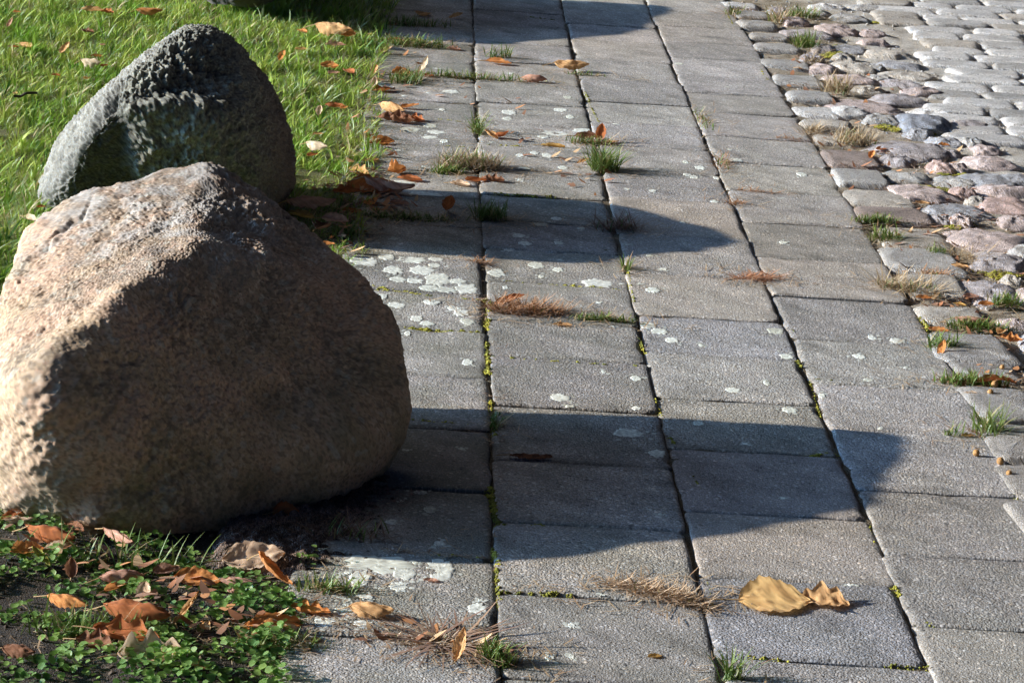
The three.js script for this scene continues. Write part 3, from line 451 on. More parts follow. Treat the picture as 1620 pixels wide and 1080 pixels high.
const TUFTS = [
  [790, 92, { w: 50, d: 5, h: 22, green: 45, dry: 20, label: 'sprig of green grass beside the far orange leaf, at the edge of the far shadow' }],
  [735, 124, { w: 210, d: 6, h: 14, green: 170, dry: 150, dryLen: 16, label: 'long low strip of mixed grass just in front of the far shadow' }],
  [922, 118, { w: 90, d: 4, h: 8, green: 30, dry: 60, dryLen: 12, label: 'thin weedy line behind the curled orange leaf on the far slabs' }],
  [754, 208, { w: 20, d: 22, h: 30, green: 50, dry: 40, label: 'upright grass sprig in the lengthwise joint left of the curled double leaf' }],
  [742, 265, { w: 115, d: 16, h: 26, green: 110, dry: 460, tone: [0.55, 0.42, 0.29], dryLen: 32, flat: 0.75, label: 'bushy dry clump with a green foot between the second boulder shadow and the curled leaf' }],
  [705, 272, { w: 60, d: 8, h: 16, green: 170, lean: 0.3, label: 'small bright green cushion of weed at the left of the dry clump' }],
  [955, 268, { w: 52, d: 16, h: 40, green: 170, dry: 30, lean: 0.25, label: 'bright green grass tuft sprouting between the second and third slab columns' }],
  [935, 226, { w: 90, d: 7, h: 14, green: 70, dry: 80, label: 'weedy patch around the brown leaf above the bright green tuft' }],
  [775, 345, { w: 60, d: 14, h: 28, green: 130, dry: 30, label: 'dark green tuft inside the shadow of the second boulder' }],
  [978, 362, { w: 80, d: 16, h: 20, dry: 150, green: 10, tone: RED, dryLen: 34, flat: 0.9, label: 'reddish brown dried tuft inside the tip of the second boulder shadow' }],
  [832, 494, { w: 135, d: 13, h: 16, dry: 480, green: 12, tone: O, dryLen: 34, flat: 0.95, label: 'brown dried grass with a rust leaf in the cross joint of the second column' }],
  [953, 508, { w: 120, d: 5, h: 16, green: 150, dry: 30, lean: 0.4, label: 'narrow green grass strip right of the brown dried grass' }],
  [760, 415, { w: 40, d: 8, h: 8, dry: 60, tone: O, dryLen: 22, flat: 1.2, label: 'scrap of orange straw at the lower edge of the second boulder shadow' }],
  [1195, 441, { w: 90, d: 8, h: 8, dry: 300, tone: [0.5, 0.22, 0.1], dryLen: 24, flat: 1.2, slope: -0.3, label: 'orange brown dried sprig lying across the joint of the third and fourth columns' }],
  [1042, 945, { w: 180, d: 11, h: 12, dry: 620, green: 14, tone: [0.55, 0.39, 0.24], dryLen: 32, flat: 1.05, slope: 0.5, label: 'mat of dry straw left of the large yellow leaf' }],
  [700, 1018, { w: 60, d: 8, h: 10, dry: 120, green: 14, thick: 1.7, tone: [0.3, 0.17, 0.11], dryLen: 100, flat: 1.35, name: 'dried_plant', cat: 'dried plant', label: 'big flattened plant of reddish brown stalks spread at the lower edge of the view' }],
  [700, 1020, { w: 190, d: 14, h: 10, dry: 280, green: 20, tone: [0.5, 0.38, 0.26], dryLen: 26, flat: 1.1, label: 'pale straw litter around the stalks of the big flattened plant' }],
  [785, 1048, { w: 70, d: 16, h: 34, green: 90, dry: 60, label: 'green grass tuft at the lower edge just right of the flattened plant' }],
  [1158, 1072, { w: 46, d: 6, h: 44, green: 30, label: 'few tall green blades at the bottom edge below the large yellow leaf' }],
  [1440, 462, { w: 110, d: 14, h: 18, dry: 320, green: 34, tone: STRAW, dryLen: 40, flat: 0.95, slope: 0.4, label: 'pale straw tuft against the edge cobbles at mid height' }],
  [1492, 552, { w: 56, d: 10, h: 28, green: 80, dry: 40, label: 'green tuft holding a small orange leaf at the edge cobbles' }],
  [1535, 608, { w: 130, d: 11, h: 22, green: 190, dry: 120, tone: O, label: 'grass strip below the rust leaf at the edge cobbles' }],
  [1565, 690, { w: 60, d: 16, h: 44, green: 70, dry: 60, tone: O, label: 'tall green tuft beside the round orange fruits at the right edge' }],
  [1505, 690, { w: 50, d: 6, h: 22, green: 14, label: 'sparse green blades left of the tall tuft at the right edge' }],
  [1272, 72, { w: 44, d: 14, h: 22, green: 120, dry: 20, label: 'green tuft in the gutter behind the edge cobbles near the top' }],
  [1268, 26, { w: 60, d: 10, h: 16, green: 110, dry: 60, label: 'green and yellow tuft in the gutter at the top' }],
  [1232, 34, { w: 40, d: 10, h: 22, dry: 70, green: 20, tone: STRAW, dryLen: 24, flat: 0.5, label: 'straw tuft between the topmost edge cobbles' }],
  [1326, 146, { w: 54, d: 12, h: 26, dry: 130, green: 20, tone: STRAW, dryLen: 28, flat: 0.4, label: 'pale straw tuft over the dark hole in the gutter' }],
  [1400, 378, { w: 56, d: 12, h: 22, dry: 90, green: 70, tone: STRAW, label: 'half green straw tuft at the left of the beige edge cobble' }],
  [1385, 352, { w: 80, d: 6, h: 16, green: 110, dry: 20, label: 'green grass under the brown edge cobble' }],
  [1548, 519, { w: 110, d: 10, h: 18, green: 170, dry: 60, label: 'grass strip in the gap between two beige edge cobbles' }],
  [1590, 482, { w: 60, d: 12, h: 20, green: 90, dry: 30, label: 'green grass under the large violet field stone' }],
  [1482, 402, { w: 36, d: 10, h: 18, green: 60, dry: 20, label: 'green tuft between the grey edge cobble and the straw' }],
  [1528, 410, { w: 80, d: 18, h: 12, dry: 150, tone: STRAW, dryLen: 36, flat: 1.1, label: 'straw bundle between two pink field stones' }],
  [1350, 226, { w: 70, d: 18, h: 18, dry: 170, green: 20, tone: STRAW, dryLen: 26, flat: 0.6, label: 'straw tuft around the small upright leaf in the gutter' }],
  [1285, 208, { w: 40, d: 14, h: 12, dry: 120, tone: STRAW, dryLen: 22, flat: 0.9, label: 'straw in the kerb joint above the brown edge cobble' }],
  [1248, 219, { w: 60, d: 4, h: 8, dry: 60, tone: O, dryLen: 14, flat: 1.2, label: 'thin orange straw line in a cross joint of the fourth column' }],
  [1205, 303, { w: 90, d: 4, h: 8, dry: 90, tone: O, dryLen: 16, flat: 1.2, slope: 0.1, label: 'orange straw line in the cross joint above the paler slab' }],
  [1112, 190, { w: 30, d: 50, h: 12, dry: 70, green: 24, tone: STRAW, dryLen: 16, flat: 0.9, label: 'straw in the lengthwise joint of the third column at the top' }],
  [1142, 258, { w: 30, d: 40, h: 12, dry: 90, green: 10, tone: O, dryLen: 16, flat: 1, label: 'orange straw in the lengthwise joint beside three small lichens' }],
  [1160, 322, { w: 36, d: 10, h: 10, dry: 60, tone: O, dryLen: 18, flat: 1, label: 'orange straw at the corner where four slabs meet' }],
  [1160, 22, { w: 34, d: 16, h: 14, dry: 60, green: 40, tone: O, label: 'weedy patch at the top where the kerb begins' }],
  [1283, 96, { w: 30, d: 20, h: 14, dry: 70, tone: STRAW, dryLen: 18, flat: 0.8, label: 'straw beside the violet field stone near the top' }],
  [1475, 436, { w: 60, d: 8, h: 10, dry: 90, green: 16, tone: O, dryLen: 20, flat: 1, label: 'brown straw under the grey edge cobble' }],
  [640, 344, { w: 210, d: 14, h: 14, green: 330, dry: 70, lean: 0.4, label: 'dark grass strip crossing the pavement inside the second boulder shadow' }],
  [550, 372, { w: 34, d: 26, h: 16, green: 120, label: 'dark green weeds at the lawn corner right behind the large boulder' }],
  [655, 72, { w: 130, d: 16, h: 18, green: 260, dry: 90, lean: 0.3, label: 'dark grass creeping over the slabs in the far shadow' }],
  [640, 128, { w: 60, d: 22, h: 20, green: 120, dry: 60, label: 'loose grass at the lawn edge beside the cream curled leaf' }],
  [640, 40, { w: 150, d: 14, h: 16, green: 220, dry: 60, label: 'dark weeds at the top between lawn and pavement' }],
  [990, 425, { w: 20, d: 10, h: 20, green: 22, dry: 20, label: 'small sprig at the end of the second boulder shadow' }],
  [785, 668, { w: 24, d: 30, h: 16, green: 40, dry: 20, label: 'small green and brown growth in the joint at the upper edge of the near shadow' }],
  [560, 850, { w: 170, d: 18, h: 30, dry: 60, green: 16, tone: RED, dryLen: 40, flat: 0.8, label: 'thin dark stalks at the shaded foot of the large boulder' }],
  [520, 935, { w: 120, d: 16, h: 26, green: 70, dry: 60, label: 'thin grass at the slab edge right of the clover corner' }],
  [170, 890, { w: 320, d: 20, h: 55, green: 60, dry: 24, lean: 0.1, label: 'taller green blades at the foot of the large boulder on the left' }],
  [150, 1000, { w: 240, d: 16, h: 50, green: 110, dry: 90, lean: 0.2, label: 'scattered blades and dry stems in the near left corner' }],
  [430, 1020, { w: 170, d: 18, h: 26, green: 110, dry: 90, label: 'mixed grass and straw left of the flattened plant' }],
];
for (const [x, y, o] of TUFTS) tuft(x, y, o);
{
  // crumbs and bits of straw that gather in gaps: too many to count
  const r = rngOf(88), b = new Blades();
  const strew = (xa, ya, xb, yb, spread, n, col, len) => { for (let i = 0; i < n; i++) { const t = r(), p = G(lerp(xa, xb, t) + (r() - 0.5) * spread * 2, lerp(ya, yb, t) + (r() - 0.5) * spread * 0.6), c = col[Math.floor(r() * col.length)], v = 0.6 + 0.7 * r(); b.add(p.x, Math.max(topAt(p.x, p.z), -0.002) + 0.002, p.z, r() * 6.28, len * (0.4 + r()), 0.0012 + 0.0024 * r(), 1.35 + 0.3 * r(), 0.1, [c[0] * v, c[1] * v, c[2] * v], 2); } };
  const br = [[0.3, 0.16, 0.08], [0.4, 0.27, 0.15], [0.2, 0.12, 0.07], [0.5, 0.38, 0.24]];
  strew(1180, 60, 1600, 640, 30, 1300, br, 0.018); strew(1300, 120, 1600, 460, 70, 2200, br, 0.022); strew(640, 60, 560, 400, 44, 1100, br, 0.024); strew(480, 860, 640, 780, 40, 320, [[0.24, 0.15, 0.12], [0.3, 0.2, 0.16]], 0.016);
  strew(470, 960, 800, 1050, 60, 420, br, 0.022); strew(900, 60, 1120, 420, 30, 90, br, 0.012); strew(760, 120, 800, 960, 24, 200, br, 0.014); strew(600, 870, 780, 885, 8, 60, br, 0.02); strew(1000, 300, 1560, 1000, 160, 90, br, 0.008); strew(60, 860, 420, 1040, 60, 420, br, 0.022);
  const flakes = (xa, ya, xb, yb, spread, n) => { for (let i = 0; i < n; i++) { const t = r(), p = G(lerp(xa, xb, t) + (r() - 0.5) * spread * 2, lerp(ya, yb, t) + (r() - 0.5) * spread * 0.7), c = [[0.6, 0.27, 0.1], [0.42, 0.17, 0.07], [0.66, 0.43, 0.22], [0.3, 0.15, 0.08]][Math.floor(r() * 4)], v = 0.7 + 0.5 * r(); b.add(p.x, (p.x < lawnEdge(p.z) ? groundHeight(p.x, p.z) + 0.018 : Math.max(topAt(p.x, p.z), 0)) + 0.003, p.z, r() * 6.28, 0.014 + 0.026 * r(), 0.007 + 0.012 * r(), 1.1 + 0.4 * r(), 0.8 * (r() - 0.5), [c[0] * v, c[1] * v, c[2] * v], 3, r() - 0.5); } };
  flakes(630, 60, 545, 400, 46, 170); flakes(500, 300, 640, 330, 40, 60); flakes(1240, 60, 1590, 620, 44, 170); flakes(1360, 120, 1580, 420, 60, 110); flakes(60, 860, 440, 1030, 70, 90); flakes(690, 120, 960, 300, 60, 50); flakes(600, 1000, 800, 1040, 40, 30);
  const m = b.mesh('plant_litter', M.straw, scene); tag(m, 'bits of straw and crumbs gathered in the joints and gutter', 'plant litter', null, 'stuff');
}
{
  // loose grit and small stones between the field stones
  const r = rngOf(71), geo = new THREE.IcosahedronGeometry(1, 1), a = geo.attributes.position; for (let i = 0; i < a.count; i++) { const n = 1 + 0.22 * N3(a.getX(i) * 1.3, a.getY(i) * 1.3, a.getZ(i) * 1.3); a.setXYZ(i, a.getX(i) * n, a.getY(i) * n, a.getZ(i) * n); } geo.computeVertexNormals();
  const n = 9000, im = new THREE.InstancedMesh(geo, new THREE.MeshStandardMaterial({ roughness: 0.9 }), n), m4 = new THREE.Matrix4(), q = new THREE.Quaternion(), e = new THREE.Euler(), c = new THREE.Color();
  for (let i = 0; i < n; i++) {
    const x = 1.25 + 1.6 * Math.pow(r(), 1.3), z = -5.2 - 7 * r(), s = (0.0012 + 0.006 * Math.pow(r(), 6)) * (x > 1.9 ? 0.6 : 1);
    q.setFromEuler(e.set(r() * 6, r() * 6, r() * 6)); m4.compose(new THREE.Vector3(x, groundHeight(x, z) + s * 0.1, z), q, new THREE.Vector3(s * (0.8 + 0.7 * r()), s * 0.7, s * (0.8 + 0.5 * r()))); im.setMatrixAt(i, m4);
    const t = r(), k = t < 0.4 ? [0.4, 0.37, 0.32] : t < 0.65 ? [0.36, 0.28, 0.22] : t < 0.8 ? [0.22, 0.22, 0.23] : [0.5, 0.46, 0.4]; im.setColorAt(i, c.setRGB(...k));
  }
  shade(im); im.name = 'gravel'; tag(im, 'loose grit and small pebbles between the field stones of the gutter', 'gravel', null, 'stuff'); scene.add(im);
}
{
  // earth washed over the slab edge at the foot of the large boulder
  const pos = [], col = [], uv = [], idx = [], nx = 90, nz = 150, r = rngOf(19);
  for (let j = 0; j <= nz; j++) for (let i = 0; i <= nx; i++) {
    const x = lerp(-0.34, 0.05, i / nx), z = lerp(-5.25, -4.38, j / nz), e = 0.03 * N3(z * 9, 2, 0) + 0.035 * N3(z * 3, 5, 1) + 0.018 * N3b(z * 26, 5, 1) + 0.02 * N3(x * 30, 2, z * 30) - 0.07 - 0.07 * sstep(-4.75, -4.45, z);
    const y = 0.011 * sstep(e + 0.05, e - 0.1, x) + 0.004 * N3(x * 22, 1, z * 22) + 0.0045 * N3b(x * 55, 1, z * 55) + 0.003 * N3(x * 120, 1, z * 120) - 0.03 * sstep(e - 0.02, e + 0.1, x) * 0.7 - 0.03 * sstep(-4.5, -4.39, z) - 0.03 * sstep(-0.3, -0.34, x);
    pos.push(x, y, z); uv.push(x / 0.25, z / 0.25); const k = 0.6 + 0.6 * r() + 0.3 * N3(x * 40, 3, z * 40), q = mix3([0.17, 0.125, 0.1], [0.34, 0.24, 0.2], clamp(0.5 + N3(x * 9, 8, z * 9), 0, 1)); col.push(q[0] * k, q[1] * k, q[2] * k);
    if (i < nx && j < nz) { const a = j * (nx + 1) + i; idx.push(a, a + nx + 1, a + 1, a + 1, a + nx + 1, a + nx + 2); }
  }
  const m = shade(new THREE.Mesh(geoOf(pos, idx, col, uv), M.soil)); m.name = 'dirt'; tag(m, 'dark earth spilling over the slab edge at the foot of the large boulder', 'dirt', null, 'stuff'); scene.add(m);
  // crumbs of soil in the near corner
  const geo = new THREE.IcosahedronGeometry(1, 0), n = 5000, im = new THREE.InstancedMesh(geo, new THREE.MeshStandardMaterial({ roughness: 1 }), n), m4 = new THREE.Matrix4(), q = new THREE.Quaternion(), eu = new THREE.Euler(), c = new THREE.Color();
  for (let i = 0; i < n; i++) {
    const x = -1.5 + 1.5 * r(), z = -5.1 + 1.7 * r(), s = 0.0012 + 0.005 * Math.pow(r(), 3); q.setFromEuler(eu.set(r() * 6, r() * 6, r() * 6));
    const onDirt = x > -0.33 && z < -4.4; m4.compose(new THREE.Vector3(x, (x > -0.18 && !onDirt ? -0.02 : groundHeight(x, z) + (onDirt ? 0.004 : 0)), z), q, new THREE.Vector3(s * (0.8 + r()), s * 0.8, s)); im.setMatrixAt(i, m4);
    const k = mix3([0.05, 0.037, 0.026], [0.17, 0.125, 0.085], r()); im.setColorAt(i, c.setRGB(...k));
  }
  shade(im); im.name = 'soil_crumbs'; tag(im, 'crumbs of dark soil between the clover in the near left corner', 'soil', null, 'stuff'); scene.add(im);
}
// ---------- fallen leaves, each its own thing ----------
const LC = { tan: [0.72, 0.43, 0.19], gold: [0.78, 0.5, 0.2], orange: [0.68, 0.29, 0.09], rust: [0.48, 0.17, 0.06], brown: [0.27, 0.13, 0.07], pink: [0.62, 0.36, 0.25], beige: [0.74, 0.54, 0.36], cream: [0.78, 0.63, 0.42], ochre: [0.56, 0.34, 0.1], lime: [0.38, 0.38, 0.08] };
// shape: 0 oval, 1 lobed; curl rolls it about its midrib, bend bows it lengthwise
function leaf(px, py, size, o) {
  const p = G(px, py), k = K(p), r = rngOf(Math.round(px * 31 + py * 17)), L = size * k * (size > 100 ? 1.02 : px > 460 && px < 660 && py < 420 ? 1.35 : 1.14), W = L * (o.w ?? 0.36), nS = size > 40 ? 22 : 12, nT = size > 40 ? 12 : 8;
  const curl = (o.curl ?? 50) * Math.PI / 180, bend = (o.bend ?? 20) * Math.PI / 180, c0 = LC[o.c], pos = [], col = [], idx = [], sd = r() * 40, lob = o.lobed ? 0.3 : 0.06, lf = o.lobed ? 3 : 7;
  const pt = (s, t) => {
    let w = Math.pow(Math.sin(Math.PI * Math.pow(clamp(s, 0.001, 0.999), 0.85)), 0.72) * (1 + lob * Math.cos(s * Math.PI * 2 * lf + sd) + 0.1 * N3(s * 4, sd, Math.sign(t)));
    w = W * Math.max(w, 0.02);
    const a = t * curl, rad = w / Math.max(Math.abs(curl), 0.05);
    let v = Math.abs(curl) < 0.05 ? t * w : rad * Math.sin(a), h = (Math.abs(curl) < 0.05 ? 0 : rad * (1 - Math.cos(a))) + (o.calm ?? 1) * (L * 0.035 * N3(s * 3.1, t * 1.6, sd) + L * 0.028 * N3b(s * 7, t * 4, sd) * Math.abs(t)) + L * 0.008 * N3(s * 16, t * 7, sd) + 0.25 * W * Math.abs(t) * (o.fold ?? 0);
    const B = bend * (s - 0.5), R = L / (Math.abs(bend) < 0.05 ? 0.05 : bend), x = R * Math.sin(B), y = R * (1 - Math.cos(B));
    return [x - Math.sin(B) * h, y + Math.cos(B) * h, v];
  };
  for (let i = 0; i <= nS; i++) for (let j = 0; j <= nT; j++) {
    const s = i / nS, t = j / nT * 2 - 1; pos.push(...pt(s, t));
    const vein = Math.abs(t) < 0.1 ? 1.32 : 1 + 0.32 * Math.pow(Math.abs(Math.sin((s * 9 - Math.abs(t) * 2.2) * Math.PI)), 6), bl = clamp(0.5 + 0.9 * N3(s * 3, t * 2, sd + 9), 0, 1), edge = 1 - 0.3 * sstep(0.75, 1, Math.abs(t)) * bl;
    const sp = sstep(0.55, 0.75, N3(s * 9 + sd, t * 5, 4)) * 0.6, q = mix3(mix3(c0, [0.1, 0.05, 0.03], sp), [c0[0] * 0.68, c0[1] * 0.56, c0[2] * 0.5], bl * 0.6); col.push(q[0] * vein * edge, q[1] * vein * edge, q[2] * vein * edge);
    if (i < nS && j < nT) { const a = i * (nT + 1) + j; idx.push(a, a + 1, a + nT + 1, a + 1, a + nT + 2, a + nT + 1); }
  }
  const geo = geoOf(pos, idx, col), q = new THREE.Quaternion().setFromEuler(new THREE.Euler((o.roll ?? 0) * Math.PI / 180, (o.yaw ?? 0) * Math.PI / 180, (o.pitch ?? 0) * Math.PI / 180, 'YZX'));
  geo.applyQuaternion(q); geo.computeBoundingBox();
  const base = o.y ?? (p.x < lawnEdge(p.z) - 0.02 ? groundHeight(p.x, p.z) + (p.z > -4.8 ? 0.016 : 0.034) : p.x > 1.25 ? 0.006 : topAt(p.x, p.z) + 0.001), drop = -geo.boundingBox.min.y;
  geo.translate(0, drop, 0);
  const g = new THREE.Group(); g.name = numbered('fallen_leaf'); scene.add(g);
  const y = base, pp = G(px, py, y + (geo.boundingBox.max.y - geo.boundingBox.min.y) * 0.42); g.position.set(pp.x, y, pp.z);
  const m = shade(new THREE.Mesh(geo, M.leaf)); m.name = 'blade'; g.add(m);
  if (size > 26 && !o.bare) {
    const v0 = new THREE.Vector3(...pt(0, 0)).applyQuaternion(q), v1 = new THREE.Vector3(...pt(0.06, 0)).applyQuaternion(q), dir = v0.clone().sub(v1).normalize(); v0.y += drop;
    const len = L * (o.stalk ?? 0.32), mid = v0.clone().addScaledVector(dir, len * 0.5), end = v0.clone().addScaledVector(dir, len); mid.y = Math.max(0.002, mid.y * 0.6); end.y = Math.max(0.0015, end.y * 0.3);
    const st = shade(new THREE.Mesh(new THREE.TubeGeometry(new THREE.QuadraticBezierCurve3(v1.setY(v1.y + drop), mid, end), 8, Math.max(0.0009, L * 0.011), 5), stalkMat)); st.name = 'stalk'; g.add(st);
  }
  return tag(g, o.label, 'fallen leaf', 'fallen autumn leaves');
}
const stalkMat = new THREE.MeshStandardMaterial({ color: new THREE.Color().setRGB(0.42, 0.27, 0.12), roughness: 0.8 });
